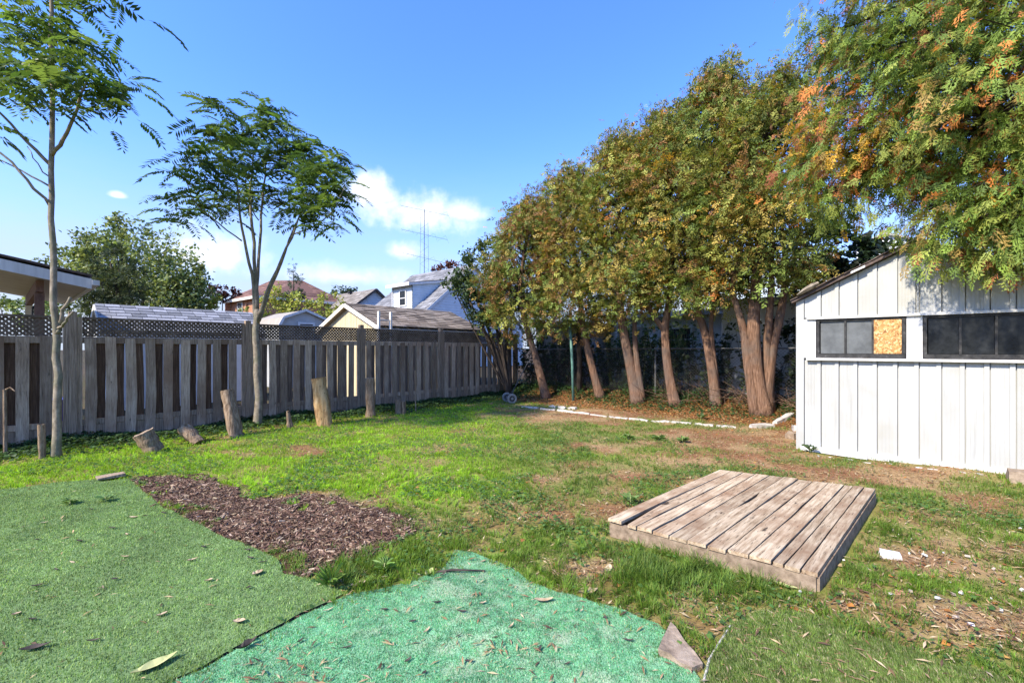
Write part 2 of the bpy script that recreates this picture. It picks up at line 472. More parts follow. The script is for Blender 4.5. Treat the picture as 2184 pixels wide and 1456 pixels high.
def clear(x, y, mulch=True, fray=0.0):
    if fray:
        j = np.abs(rng.normal(0, fray, (2, len(x)))) * np.sign(rng.random((2, len(x))) - .5)
        xx, yy = x + j[0], y + j[1]
    else: xx, yy = x, y
    k = ~(inpoly(xx, yy, TURF_A) | inpoly(xx, yy, TURF_B) | inpoly(xx + (xx - x) * 3, yy + (yy - y) * 3, TURF_C) | inpoly(x, y, PALLET) | inpoly(x, y, SHED))
    if mulch: k &= ~(inpoly(x + (fbm(x * 4 + 3, y * 4, 3) - .5) * .7, y + (fbm(x * 4 + 30, y * 4, 3) - .5) * .7, MULCH) & (fbm(x * 2.5 + 4, y * 2.5, 3) > .34))
    return k
def pick(pal, wts, N, jit=.18):
    pal = np.array(pal); i = rng.choice(len(pal), N, p=np.array(wts) / np.sum(wts))
    return pal[i] * (1 + (rng.random((N, 1)) - .5) * 2 * jit) * (1 + (rng.random((N, 3)) - .5) * .12)
x, y = field(900000, 1.75, 14.2, 1.8)
d, bare, lush, lit, fd, px, py = masks(x, y)
# tufts: grass stands in clumps
tuft = fbm(x * 9, y * 9, 3)
keep = (rng.random(len(x)) < np.clip(d * 1.0 + (tuft - .5) * 1.5, .13, 1)) & clear(x, y, True, .045) & (fd > .35) & (lit < .75)
x, y, d, bare, lush, fd, px, py, tuft = [a[keep] for a in (x, y, d, bare, lush, fd, px, py, tuft)]
N = len(x)
lime = sstep(1250, 900, px) * sstep(1120, 1040, py)
col_a = pick([(.27, .48, .02), (.39, .60, .03), (.15, .32, .02)], [4, 3, 2], N)
col_b = pick([(.125, .215, .032), (.17, .27, .038), (.22, .29, .055), (.08, .15, .026)], [4, 3, 2, 2], N)
hue = np.clip(lime * 1.1 + (fbm(x * 1.5 + 9, y * 1.5, 3) - .5) * .8, 0, 1)[:, None]
col = col_b + (col_a - col_b) * hue
dry = rng.random(N) < np.clip(.10 + bare * .75 + (1 - d) * .38 - lush * .1, 0, .94)
col[dry] = pick([(.33, .25, .13), (.26, .18, .09), (.42, .34, .20)], [3, 2, 2], int(dry.sum()))
long_ = np.exp(-((px - 1480) / 260) ** 2 - ((py - 1215) / 60) ** 2) + .7 * np.exp(-((px - 800) / 130) ** 2 - ((py - 1215) / 40) ** 2) + .6 * np.exp(-((px - 1790) / 60) ** 2 - ((py - 1010) / 20) ** 2)
H = (.028 + .03 * rng.random(N) + .03 * np.clip(tuft - .45, 0, 1) * 2 + long_ * (.03 + .06 * rng.random(N))) * (1 - .35 * dry)
lean = np.where(dry, .55 + .43 * rng.random(N), .1 + .75 * rng.random(N))
Wd = np.maximum(.0032 + .0025 * rng.random(N), y * .00085)
z = hgt(x, y)
# blades of one tuft fan out from its heart
cs_ = .10
wx = x * .8 - y * .6 + (fbm(x * 1.7, y * 1.7, 3) - .5) * 1.2; wy = x * .6 + y * .8 + (fbm(x * 1.7 + 33, y * 1.7 + 5, 3) - .5) * 1.2
ci_, cj_ = np.floor(wx / cs_), np.floor(wy / cs_)
hx = np.modf(np.abs(np.sin(ci_ * 127.1 + cj_ * 311.7) * 43758.5453))[0]; hy = np.modf(np.abs(np.sin(ci_ * 269.5 + cj_ * 183.3) * 43758.5453))[0]
ox, oy = wx - (ci_ + hx) * cs_, wy - (cj_ + hy) * cs_
head = np.arctan2(oy, ox) + rng.normal(0, .7, N)
qx_, qy_ = .8 * ox + .6 * oy, -.6 * ox + .8 * oy; kk_ = .75 * (hx > .45)
x = x - qx_ * kk_; y = y - qy_ * kk_
head = np.where(hx > .3, np.arctan2(qy_, qx_) + rng.normal(0, .8, N), rng.random(N) * 6.283)
lean = np.where(dry, lean, np.clip(lean * .6 + np.hypot(ox, oy) / cs_ * .7, .05, .96))
col = col * (.72 + .56 * hx[:, None])
H = H * (.8 + .5 * hy)
V, F, C = blades(x, y, z, head, lean, H, Wd, col)
print('grass blades', N)
tag(obj('grass', mesh_np('grass', V, F, C), M['grass']), 'patchy lawn grass with dry straw between green tufts', 'grass', kind='stuff')

# ---------------------------------------------------------------- low broad weeds in the lawn
LEAF = np.array([(0, 0, 0), (-.42, .35, .07), (.42, .35, .07), (-.36, .78, .02), (.36, .78, .02), (0, 1.0, -.06), (0, .5, -.04)])
LEAFF = np.array([(0, 6, 1), (0, 2, 6), (1, 6, 3), (6, 2, 4), (3, 6, 5), (6, 4, 5)])
QL = np.array([(0, 0, 0), (-.4, .5, .08), (.4, .5, .08), (0, 1, -.03)])
QLF = np.array([(0, 2, 1), (1, 2, 3)])
def leaves_on_ground(N, x, y, z, size, col, tilt=.5, T=QL, F=QLF):
    a = rng.random(N) * 6.283
    d_ = np.stack([np.cos(a), np.sin(a), (rng.random(N) - .35) * tilt], 1)
    n_ = np.stack([(rng.random(N) - .5) * tilt * 1.5, (rng.random(N) - .5) * tilt * 1.5, np.ones(N)], 1)
    V, FF = scatter(T, F, frames(d_, n_), np.stack([x, y, z], 1), size)
    return V, FF, rep(col, len(T))
x, y = field(150000, 1.75, 13.5, 1.6)
d, bare, lush, lit, fd, px, py = masks(x, y)
weed = fbm(x * 1.3 + 70, y * 1.3 + 20, 3)
pw = (sstep(.5, .62, weed) * .9 * (d > .15) + .05) * (1 - .85 * sstep(1090, 1180, py)) * (1 - .5 * sstep(1500, 1800, px))
keep = (rng.random(len(x)) < pw) & clear(x, y) & (fd > .3) & (lit < .6)
x, y = x[keep], y[keep]; N = len(x)
col = pick([(.085, .17, .035), (.12, .21, .05), (.06, .125, .03)], [3, 2, 2], N)
V, F, C = leaves_on_ground(N, x, y, hgt(x, y) + .012 + .03 * rng.random(N), .018 + .022 * rng.random(N), col, .6)
tag(obj('lawn_weeds', mesh_np('lawn_weeds', V, F, C), M['leaf']), 'low broad leaved weeds spreading through the lawn', 'weeds', kind='stuff')

# ---------------------------------------------------------------- ivy along the fence foot and behind the cedars
n1 = 26000
s_ = rng.random(n1) * 13.5 - 2.6; o_ = np.abs(rng.normal(0, .42, n1)) + .02
x1 = -6.756 + U.x * s_ + W.x * o_; y1 = 6.85 + U.y * s_ + W.y * o_
hh1 = .02 + .16 * rng.random(n1) * np.clip(fbm(s_ * 1.2, o_ * 2, 2) * 1.6 - .3, .1, 1) * np.exp(-o_ * .8)
n2 = 16000
a_ = rng.random(n2) * 10.5 - .2; b_ = rng.normal(.55, .5, n2)
x2 = CORNER.x + W.x * a_ + U.x * b_; y2 = CORNER.y + W.y * a_ + U.y * b_
hh2 = .03 + .5 * rng.random(n2) ** 1.6 * sstep(-.1, .8, b_) * np.clip(fbm(a_ * .9, b_ + 4, 2) * 2.2 - .5, .05, 1.3)
x = np.concatenate([x1, x2]); y = np.concatenate([y1, y2]); hh = np.concatenate([hh1, hh2])
ok = clear(x, y) & (rng.random(len(x)) < np.where(np.arange(len(x)) < n1, 1, sstep(.25, .5, fbm(x * 1.1, y * 1.1, 3)) + .12))
x, y, hh = x[ok], y[ok], hh[ok]; N = len(x)
col = pick([(.035, .075, .02), (.05, .105, .028), (.08, .14, .04), (.028, .05, .018)], [4, 3, 2, 2], N)
V, F, C = leaves_on_ground(N, x, y, hgt(x, y) + hh, .03 + .045 * rng.random(N), col, .9)
tag(obj('ivy_ground_cover', mesh_np('ivy', V, F, C), M['leaf']), 'dark green ivy creeping along the foot of the fences', 'ivy', kind='stuff')

# ---------------------------------------------------------------- fallen leaves under the cedars
n1 = 34000
a_ = rng.random(n1) * 9.0 - .2; b_ = -1.35 + 2.4 * rng.random(n1)
x = CORNER.x + W.x * a_ + U.x * b_; y = CORNER.y + W.y * a_ + U.y * b_
x2, y2 = field(30000, 1.8, 12, 1.5)
d2, bare2, *_ = masks(x2, y2)
k2 = (rng.random(len(x2)) < (.03 + .34 * bare2 * sstep(-4, 3, x2)))
x = np.concatenate([x, x2[k2]]); y = np.concatenate([y, y2[k2]])
near = masks(x, y)[3]
k = clear(x, y) & ((rng.random(len(x)) < near + .15) | (np.arange(len(x)) >= n1)) & (x > -3.5)
x, y = x[k], y[k]; N = len(x)
col = pick([(.30, .125, .035), (.20, .085, .03), (.40, .22, .07), (.13, .07, .035), (.42, .30, .15)], [4, 3, 2, 2, 1.4], N)
V, F, C = leaves_on_ground(N, x, y, hgt(x, y) + .004 + .012 * rng.random(N), .018 + .035 * rng.random(N), col, .5)
tag(obj('leaf_litter', mesh_np('leaf_litter', V, F, C), M['litter']), 'orange brown fallen cedar leaves under the row of trees', 'leaf litter', kind='stuff')

# ---------------------------------------------------------------- bark mulch patch
N = 60000
bx0, by0 = np.min(MULCH, axis=0); bx1, by1 = np.max(MULCH, axis=0)
x = bx0 + (bx1 - bx0) * rng.random(N); y = by0 + (by1 - by0) * rng.random(N)
jx = x + (fbm(x * 6, y * 6, 2) - .5) * .25; jy = y + (fbm(x * 6 + 9, y * 6, 2) - .5) * .25
k = (inpoly(jx, jy, MULCH) | ((rng.random(N) < .10) & inpoly(x + (rng.random(N) - .5) * .5, y + (rng.random(N) - .5) * .5, MULCH))) & (~inpoly(x, y, TURF_A) | (rng.random(N) < .004)) & (fbm(x * 2.5 + 4, y * 2.5, 3) > .30)
x, y = x[k][:21000], y[k][:21000]; N = len(x)
CH = np.array([(-.5, -.5, 0), (.5, -.5, 0), (.5, .5, 0), (-.5, .5, 0), (-.35, -.42, 1), (.42, -.45, 1), (.35, .45, 1), (-.4, .4, 1)], float) * np.array([.34, 1, .16])
CHF = np.array([(0, 1, 5), (0, 5, 4), (1, 2, 6), (1, 6, 5), (2, 3, 7), (2, 7, 6), (3, 0, 4), (3, 4, 7), (4, 5, 6), (4, 6, 7)])
col = pick([(.115, .066, .042), (.18, .112, .074), (.06, .034, .022), (.31, .215, .145), (.46, .35, .24)], [4, 3, 3, 1.6, .6], N)
V, F, C = leaves_on_ground(N, x, y, hgt(x, y) + .006 + .014 * rng.random(N), .017 + .042 * rng.random(N) ** 1.8, col, .6, CH * np.array([.62, 1, .8]), CHF)
tag(obj('bark_mulch', mesh_np('bark_mulch', V, F, C), M['litter']), 'patch of dark shredded bark mulch beside the artificial turf', 'mulch', kind='stuff')

# ---------------------------------------------------------------- artificial turf mats
def turf_z(x, y):
    return hgt(x, y) + .016 + (fbm(x * 2.2 + 3, y * 2.2 + 8, 3) - .5) * .036 + .004 * np.sin(x * 5 + y * 9 + 3 * fbm(x * 1.5, y * 1.5, 2)) * sstep(.4, .6, fbm(x * .9 + 8, y * .9, 2))
def turf(name, label, poly, base, blade_pal, wts, nb, hmax, worn=None, step=.05, hbl=.013):
    t = thing(name, label, 'artificial turf', (poly[0][0] * 0 + np.mean([p[0] for p in poly]), np.mean([p[1] for p in poly]), 0.0), 'artificial turf mats')
    # mesh the mat: resample outline and fill by a clipped grid + rim
    pts = []
    for i in range(len(poly)):
        a = np.array(poly[i]); b = np.array(poly[(i + 1) % len(poly)])
        n = max(1, int(np.linalg.norm(b - a) / .08))
        for j in range(n):
            q = a + (b - a) * j / n
            q = q + (np.array([float(fbm(q[0] * 9, q[1] * 9, 2)), float(fbm(q[0] * 9 + 5, q[1] * 9 + 5, 2))]) - .5) * .035
            pts.append(q)
    pts = np.array(pts)
    import mathutils.geometry as mg
    x0, y0 = pts.min(0); x1, y1 = pts.max(0)
    X, Y = np.meshgrid(np.arange(x0, x1, step), np.arange(y0, y1, step))
    X = X.ravel() + (rng.random(X.size) - .5) * step * .3; Y = Y.ravel() + (rng.random(Y.size) - .5) * step * .3
    ins = inpoly(X, Y, pts)
    dmin = np.full(X.shape, 9.0)
    for q in pts: dmin = np.minimum(dmin, (X - q[0]) ** 2 + (Y - q[1]) ** 2)
    ins &= dmin > (.028) ** 2
    allp = np.vstack([pts, np.stack([X[ins], Y[ins]], 1)])
    npt = len(pts)
    vv, ee, ff, *_ = mg.delaunay_2d_cdt([Vector(p) for p in allp], [(i, (i + 1) % npt) for i in range(npt)], [], 1, 1e-5)
    vv = np.array([tuple(p) for p in vv]); ff = np.array([f for f in ff if len(f) == 3])
    cen = vv[ff].mean(1); ff = ff[inpoly(cen[:, 0], cen[:, 1], pts)]
    z = turf_z(vv[:, 0], vv[:, 1])
    col = np.tile(np.array(base), (len(vv), 1)) * (.8 + .5 * fbm(vv[:, 0] * 4, vv[:, 1] * 4, 3))[:, None]
    if worn is not None:
        k = worn(vv[:, 0], vv[:, 1])[:, None]; col = col + (np.array((.40, .36, .25)) - col) * k * .7
    V = np.vstack([np.column_stack([vv, z])]); 
    # rim going down into the ground
    rim = np.column_stack([pts, turf_z(pts[:, 0], pts[:, 1]) - .03]); rimt = np.column_stack([pts, turf_z(pts[:, 0], pts[:, 1])])
    k0 = len(V); V = np.vstack([V, rimt, rim]); n = npt
    rF = np.array([(k0 + i, k0 + (i + 1) % n, k0 + n + (i + 1) % n) for i in range(n)] + [(k0 + i, k0 + n + (i + 1) % n, k0 + n + i) for i in range(n)])
    col = np.vstack([col, np.tile((.03, .035, .03), (2 * n, 1))])
    obj('turf_backing', mesh_np('turf_backing', V, np.vstack([ff, rF]), col, True), M['turf_back'], t)
    x = x0 + (x1 - x0) * rng.random(nb * 4); y = y0 + (y1 - y0) * rng.random(nb * 4)
    vis = (y > 1.7) & (np.abs(x) < 1.2 * y + .8)
    if worn is not None: vis &= rng.random(len(x)) > worn(x, y) * .85
    x, y = x[vis], y[vis]; k = inpoly(x, y, pts); x, y = x[k][:nb], y[k][:nb]; N = len(x)
    c = pick(blade_pal, wts, N, .25) * (.75 + .5 * fbm(x * 1.6 + 11, y * 1.6, 3))[:, None] * (.80 + .4 * sstep(.25, .75, fbm(x * 28 + y * 9, y * 28 - x * 9, 2)))[:, None]
    a = rng.random(N) * 6.283
    nap = np.array([math.cos(2.3), math.sin(2.3)])
    H_ = hbl * (.6 + .8 * rng.random(N)); ln = .25 + .6 * rng.random(N)
    dirx = np.cos(a) * .7 + nap[0] * .6; diry = np.sin(a) * .7 + nap[1] * .6
    b = np.stack([x, y, turf_z(x, y) - .002], 1)
    sv = np.stack([-np.sin(a), np.cos(a), np.zeros(N)], 1) * (.0019 + .0012 * rng.random(N))[:, None]
    tip = b + np.stack([dirx * ln * H_, diry * ln * H_, H_ * np.sqrt(1 - (ln * .8) ** 2)], 1)
    V = np.stack([b - sv, b + sv, tip], 1).reshape(-1, 3)
    obj('turf_pile', mesh_np('turf_pile', V, np.arange(3 * N).reshape(-1, 3), rep(c, 3)), M['grass'], t, 'stuff')
    return t
M['turf_back'] = m_attr('turf backing', .95, 120, .7, .8, .006, .1)
turf('turf_mat', 'large dull green artificial turf mat beside the mulch patch', TURF_A, (.125, .195, .075),
     [(.20, .315, .09), (.28, .41, .135), (.135, .23, .066), (.40, .49, .22), (.085, .14, .048)], [4, 3, 3, 1.2, 1], 150000, .014)
def wornB(x, y):
    return np.clip(sstep(.50, .62, fbm(x * 2.4 + 21, y * 2.4, 3)) * sstep(.50, .66, fbm(x * 15, y * 15, 3)) * .6 + .2 * sstep(.56, .7, fbm(x * 26, y * 26, 2)), 0, 1)
turf('turf_mat', 'mint green worn artificial turf mat with frayed pointed corner in the foreground', TURF_B, (.15, .36, .19),
     [(.15, .40, .205), (.22, .48, .275), (.09, .31, .14), (.42, .55, .39), (.44, .43, .30)], [4, 4, 3, 2.0, 1.2], 120000, .010, wornB, hbl=.009)
turf('turf_mat', 'dark green artificial turf piece with pale edge next to the stone wedge', TURF_C, (.10, .14, .04),
     [(.16, .235, .055), (.21, .30, .075), (.115, .18, .04), (.40, .37, .20)], [4, 3, 3, 1.8], 60000, .014, hbl=.017)

# ---------------------------------------------------------------- straw, twig bits and crumbs lying everywhere
x, y = field(120000, 1.75, 12.5, 1.7)
d, bare, lush, lit, fd, px, py = masks(x, y)
ta, tb_, tcx = inpoly(x, y, TURF_A), inpoly(x, y, TURF_B), inpoly(x, y, TURF_C)
pr_ = .16 + .6 * bare * (x > -4) + .25 * (1 - d)
pr_ = np.where(ta, .012, np.where(tb_, .05 + .25 * sstep(.52, .64, fbm(x * 3 + 2, y * 3, 3)), np.where(tcx, .12, pr_)))
k = (rng.random(len(x)) < pr_) & ~(inpoly(x, y, PALLET) | inpoly(x, y, SHED)) & (fd > .3)
x, y = x[k], y[k]; N = len(x); onturf = (ta | tb_ | tcx)[k]
z = np.where(onturf, turf_z(x, y) + .008, hgt(x, y) + .006 + .012 * rng.random(N))
col = pick([(.40, .29, .16), (.30, .19, .10), (.20, .115, .06), (.50, .40, .25), (.10, .06, .04)], [4, 4, 3, 2, 2], N)
STR = QL * np.array([.22, 1, .6])
V, F, C = leaves_on_ground(N, x, y, z, .022 + .05 * rng.random(N) ** 2, col, .5, STR, QLF)
print('straw', N)
tag(obj('straw_litter', mesh_np('straw_litter', V, F, C), M['litter']), 'dry straw and twig crumbs strewn over lawn and turf', 'straw litter', kind='stuff')

# ================================================================ WOODEN FENCE
F0 = Vector((-6.756, 6.85, 0))
PITCH = 2.44
fence = thing('wooden_fence', 'weathered grey shadowbox board fence with lattice top along the yard', 'fence', F0)
def fp(s, n, z): return F0 + U * s + W * n + Vector((0, 0, z))
def board_mesh(L, wd, th, seed, nseg=5, jag=.002, up='Z'):
    """a board standing on its end: irregular edges, small end skew; local x = width, y = thickness, z = length"""
    r = np.random.default_rng(seed)
    V = []; F = []
    bow = r.normal(0, .0035); tw = r.normal(0, .004)
    for i in range(nseg + 1):
        t = i / nseg; z = L * t
        c = bow * math.sin(math.pi * t) * 2; k = tw * (t - .5)
        e0, e1 = r.normal(0, jag, 2)
        dz0, dz1 = (r.normal(0, .006, 2) if i in (0, nseg) else (0, 0))
        V += [(-wd / 2 + e0 + c, -th / 2 + k, z + dz0), (wd / 2 + e1 + c, -th / 2 - k, z + dz1), (wd / 2 + e1 + c, th / 2 - k, z + dz1), (-wd / 2 + e0 + c, th / 2 + k, z + dz0)]
        if i:
            a = (i - 1) * 4; b = i * 4
            for j in range(4):
                j2 = (j + 1) % 4; F.append((a + j, a + j2, b + j2, b + j))
    F.append((3, 2, 1, 0)); n = nseg * 4; F.append((n, n + 1, n + 2, n + 3))
    return mesh_np('board', V, np.array(F))
bm_front = [board_mesh(1.575, .132, .018, i) for i in range(6)]
bm_back = [board_mesh(1.50, .136, .018, 40 + i) for i in range(5)]
bm_back2 = [board_mesh(1.50, .136, .018, 60 + i) for i in range(5)]
fang = math.atan2(U.y, U.x)
def put(name, me, mat, parent, loc, rz, tilt=0.0, rx=0.0):
    o = bpy.data.objects.new(name, me)
    if len(me.materials) == 0: me.materials.append(mat)
    o.location = loc; o.rotation_euler = (rx, tilt, rz)
    return link(o, parent)
for k in range(-1, 5):
    s0 = k * PITCH; last = (k == 4)
    L = PITCH if not last else .75
    a, b = s0 + .11, s0 + L - .11
    for z0, z1, nm in ((1.535, 1.635, 'rail'), (.265, .35, 'rail')):
        mb = MB(); mb.box(fp((a + b) / 2, 0, (z0 + z1) / 2), U * (b - a) / 2, W * .019, Vector((0, 0, (z1 - z0) / 2))); mb.build(nm, M['board'], fence)
    mb = MB(); mb.box(fp((a + b) / 2, -.004, .13), U * (b - a) / 2, W * .013, Vector((0, 0, .13))); mb.build('kickboard', M['post'], fence)
    mb = MB(); mb.box(fp((a + b) / 2, 0, 1.928), U * (b - a) / 2, W * .03, Vector((0, 0, .016))); mb.build('top_rail', M['lattice'], fence)
    # lattice panel of crossed laths
    mb = MB(); hL = .27; zb = 1.64; hw = .021; Lp = b - a
    for sgn, nn_ in ((1, .006), (-1, -.006)):
        q = -hL
        while q < Lp:
            pts = []
            # parallelogram strip from bottom x=q..q+2hw to top x=q+hL, clipped to 0..Lp
            for (xa, za) in ((q - hw, 0), (q + hw, 0), (q + hL + hw, hL), (q + hL - hw, hL)): pts.append((xa, za))
            # clip against 0 and Lp
            def clip(poly, xc, keep):
                out = []
                for i in range(len(poly)):
                    p, r_ = poly[i], poly[(i + 1) % len(poly)]
                    ip, ir = keep(p[0]), keep(r_[0])
                    if ip: out.append(p)
                    if ip != ir:
                        t = (xc - p[0]) / (r_[0] - p[0]); out.append((xc, p[1] + (r_[1] - p[1]) * t))
                return out
            pts = clip(pts, 0, lambda v: v >= 0)
            if len(pts) > 2: pts = clip(pts, Lp, lambda v: v <= Lp)
            if len(pts) > 2:
                if sgn < 0: pts = [(xx, hL - zz) for xx, zz in pts][::-1]
                lo = [fp(a + xx, nn_ - .004, zb + zz) for xx, zz in pts]; hi = [fp(a + xx, nn_ + .004, zb + zz) for xx, zz in pts]
                mb.prism(hi, lo)
            q += .066
    mb.build('lattice', M['lattice'], fence, 'stuff')
    nb = 9 if not last else 2
    for i in range(nb):
        s = s0 + .185 + i * .247 + random.uniform(-.012, .012)
        gz0 = h1(*fp(s, 0, 0)[:2])
        put('board', random.choice(bm_front), M['board'], fence, fp(s, .031, .055 + random.uniform(-.02, .02)), fang, random.gauss(0, .006))
        if i < nb - 1:
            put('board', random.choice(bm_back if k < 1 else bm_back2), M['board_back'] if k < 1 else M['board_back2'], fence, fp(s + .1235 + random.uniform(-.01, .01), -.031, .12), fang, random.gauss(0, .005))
for k in range(-1, 6):
    s = k * PITCH if k < 5 else 4 * PITCH + .75
    top = (1.99, 2.02, 2.0, 2.02, 2.03, 2.0, 1.9)[k + 1]
    mb = MB(); mb.box(fp(s, .0, top / 2 - .05), U * .047, W * .047, Vector((0, 0, top / 2 + .05))); po = mb.build('post', M['post'], fence)
    for sg in (-1, 1):
        mb = MB(); mb.box(fp(s + sg * .077, .012, .98), U * .029, W * .02, Vector((0, 0, .96))); mb.build('post_trim', M['post'], po)
# small steel gate bracket glimpsed on the cut post is left to the wood grain

# ================================================================ CHAIN LINK FENCE
CL0 = CORNER + U * .75
chain = thing('chain_link_fence', 'old chain link fence behind the row of cedars', 'fence', CL0)
M['steel'] = m_noise('dull galvanised steel', [(.3, (.10, .10, .095)), (.7, (.22, .22, .21))], 12, 4, .55, bmp=.1, metallic=.5)
def cp(a, n, z): return CL0 + W * a + U * n + Vector((0, 0, z + .28))
CLL = 9.6
mb = MB(); mb.tube([cp(0, 0, 1.17), cp(CLL, 0, 1.19)], .02, 6); mb.build('top_rail', M['steel'], chain)
for a in (.05, 2.4, 4.8, 7.2, 9.55):
    mb = MB(); mb.tube([cp(a, 0, -.3), cp(a, 0, 1.22)], .024, 7); mb.build('post', M['steel'], chain)
mb = MB(); q = -1.15
while q < CLL:
    for sg in (1, -1):
        xa, za, xb, zb = q, 0.02, q + 1.15, 1.17
        if xa < 0: za += -xa; xa = 0
        if xb > CLL: zb -= xb - CLL; xb = CLL
        if sg < 0: za, zb = 1.19 - za, 1.19 - zb
        mb.tube([cp(xa, .012 * sg, za), cp(xb, .012 * sg, zb)], .0024, 3, cap=False)
    q += .075
mb.build('wire_mesh', M['steel'], chain, 'stuff')

# ================================================================ SHED
shed = thing('garden_shed', 'old white garden shed with dark strip windows and gable front', 'shed', SH0)
def spt(a, n, z): return SH0 + W * a + U * n + Vector((0, 0, z))       # n<0 is in front of the wall
EAVE, PEAK, MID = 2.13, 2.77, SHW / 2
def roofz(a): return EAVE + (PEAK - EAVE) * (1 - abs(a - MID) / MID)
M['siding'] = m_noise('white shed siding', [(.2, (.25, .245, .22)), (.40, (.375, .38, .36)), (.75, (.425, .43, .415))], 7, 8, .55, (2.6, 2.6, .14), .15, .002, .35, perobj=.05, mixcol=(.345, .34, .30), mixscale=1.1)
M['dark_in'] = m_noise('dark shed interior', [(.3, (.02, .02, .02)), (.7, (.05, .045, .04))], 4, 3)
# core walls
core = MB()
inset = .03
core.prism([spt(0, inset, -.05), spt(SHW, inset, -.05), spt(SHW, SHD, -.05), spt(0, SHD, -.05)], [spt(0, inset, 1.29), spt(SHW, inset, 1.29), spt(SHW, SHD, 1.29), spt(0, SHD, 1.29)])
core.prism([spt(0, inset, 1.86), spt(SHW, inset, 1.86), spt(SHW, SHD, 1.86), spt(0, SHD, 1.86)], [spt(0, inset, EAVE), spt(SHW, inset, EAVE), spt(SHW, SHD, EAVE), spt(0, SHD, EAVE)])
core.prism([spt(0, inset, EAVE), spt(SHW, inset, EAVE), spt(MID, inset, PEAK)], [spt(0, SHD, EAVE), spt(SHW, SHD, EAVE), spt(MID, SHD, PEAK)])
for (a0, a1, n0, n1) in ((0, SHW, SHD - .05, SHD), (0, .05, inset, SHD - .05), (SHW - .05, SHW, inset, SHD - .05), (.05, .21, inset, .12), (1.19, 1.33, inset, .12), (2.30, 2.5, inset, .12)):
    core.prism([spt(a0, n0, 1.29), spt(a1, n0, 1.29), spt(a1, n1, 1.29), spt(a0, n1, 1.29)], [spt(a0, n0, 1.86), spt(a1, n0, 1.86), spt(a1, n1, 1.86), spt(a0, n1, 1.86)])
core.build('wall', M['siding'], shed)
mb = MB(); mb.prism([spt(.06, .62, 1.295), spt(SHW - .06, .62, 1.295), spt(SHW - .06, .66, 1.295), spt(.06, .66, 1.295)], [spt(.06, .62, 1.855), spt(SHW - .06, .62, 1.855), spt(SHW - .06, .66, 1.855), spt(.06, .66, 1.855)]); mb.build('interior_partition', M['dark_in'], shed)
def panel(a0, a1, z0, zf, zf1):
    """one metal siding panel: flat pan, raised rib along its right edge"""
    mb = MB(); g = .0065
    rb = min(.05, (a1 - a0) * .3)
    x0, x1, x2 = a0 + g, a1 - rb, a1 - g
    def pr(xa, xb, n):
        mb.prism([spt(xa, n, z0), spt(xb, n, z0), spt(xb, inset - .002, z0), spt(xa, inset - .002, z0)],
                 [spt(xa, n, zf(xa)), spt(xb, n, zf(xb)), spt(xb, inset - .002, zf(xb)), spt(xa, inset - .002, zf(xa))])
    pr(x0, x1, random.uniform(.002, .005)); pr(x1, x2, -.013)
    for q in (.25, .5, .75):
        xm = x0 + (x1 - x0) * q
        pr(xm - .003, xm + .003, .0005)
    return mb.build('siding_panel', M['siding'], shed)
edges = [.085] + [.085 + .2035 * i for i in range(1, 13)]
edges[-1] = 2.5
for i in range(len(edges) - 1):
    panel(edges[i], edges[i + 1], .03 - .004 * i, lambda a: 1.287, None)
    if edges[i + 1] > MID > edges[i]:
        panel(edges[i], MID, 1.895, lambda a: roofz(a) - .01, None); panel(MID, edges[i + 1], 1.895, lambda a: roofz(a) - .01, None)
    else: panel(edges[i], edges[i + 1], 1.895, lambda a: roofz(a) - .01, None)
for a0, a1 in ((-.012, .083), (SHW - .083, SHW + .012)):
    mb = MB(); mb.prism([spt(a0, -.014, .0), spt(a1, -.014, .0), spt(a1, .02, .0), spt(a0, .02, .0)], [spt(a0, -.014, roofz(a0)), spt(a1, -.014, roofz(a1) - .01), spt(a1, .02, roofz(a1) - .01), spt(a0, .02, roofz(a0))]); mb.build('corner_trim', M['siding'], shed)
# ledges above and below the window band
mb = MB(); mb.box(spt(SHW / 2 + .06, -.012, 1.880), W * (SHW / 2 - .06), U * .036, Vector((0, 0, .016))); mb.build('head_trim', M['white_paint'], shed)
mb = MB(); mb.box(spt(SHW / 2 + .06, -.022, 1.305), W * (SHW / 2 - .06), U * .048, Vector((0, 0, .016))); mb.build('window_ledge', M['white_paint'], shed)
for a0, a1 in ((.083, .225), (1.185, 1.262), (1.266, 1.335), (2.30, 2.465)):
    mb = MB(); mb.box(spt((a0 + a1) / 2, .008, 1.592), W * ((a1 - a0) / 2), U * .02, Vector((0, 0, .27))); mb.build('window_jamb', M['white_paint'], shed)
def m_glass(name, col, rough, alpha_dirt):
    m, t, b, out = newmat(name)
    co = t.add('ShaderNodeTexCoord').outputs['Object']
    f = t.noise(co, 6, 6, .65)
    t.l.new(t.ramp(f, [(.35, col), (.75, tuple(c * (1 + alpha_dirt) + .01 * alpha_dirt for c in col))]), b.inputs['Base Color'])
    t.l.new(t.ramp(f, [(.3, rough), (.8, rough + .22)]), b.inputs['Roughness'])
    b.inputs['Specular IOR Level'].default_value = .28
    return m
M['glass_dark'] = m_glass('dark window glass', (.006, .007, .008), .06, 1.5)
M['glass_dusty'] = m_glass('dusty grey window glass', (.085, .09, .09), .10, .7)
m, t, b, out = newmat('osb board')
co = t.mapping(t.add('ShaderNodeTexCoord').outputs['Object'], (1, 1, 1.0))
vo = t.add('ShaderNodeTexVoronoi'); vo.inputs['Scale'].default_value = 38
nz = t.noise(co, 9, 3, .6); vv_ = t.add('ShaderNodeVectorMath', operation='ADD'); t.l.new(co, vv_.inputs[0])
sc_ = t.math('MULTIPLY', nz, .25); t.l.new(sc_, vv_.inputs[1]); t.l.new(vv_.outputs[0], vo.inputs['Vector'])
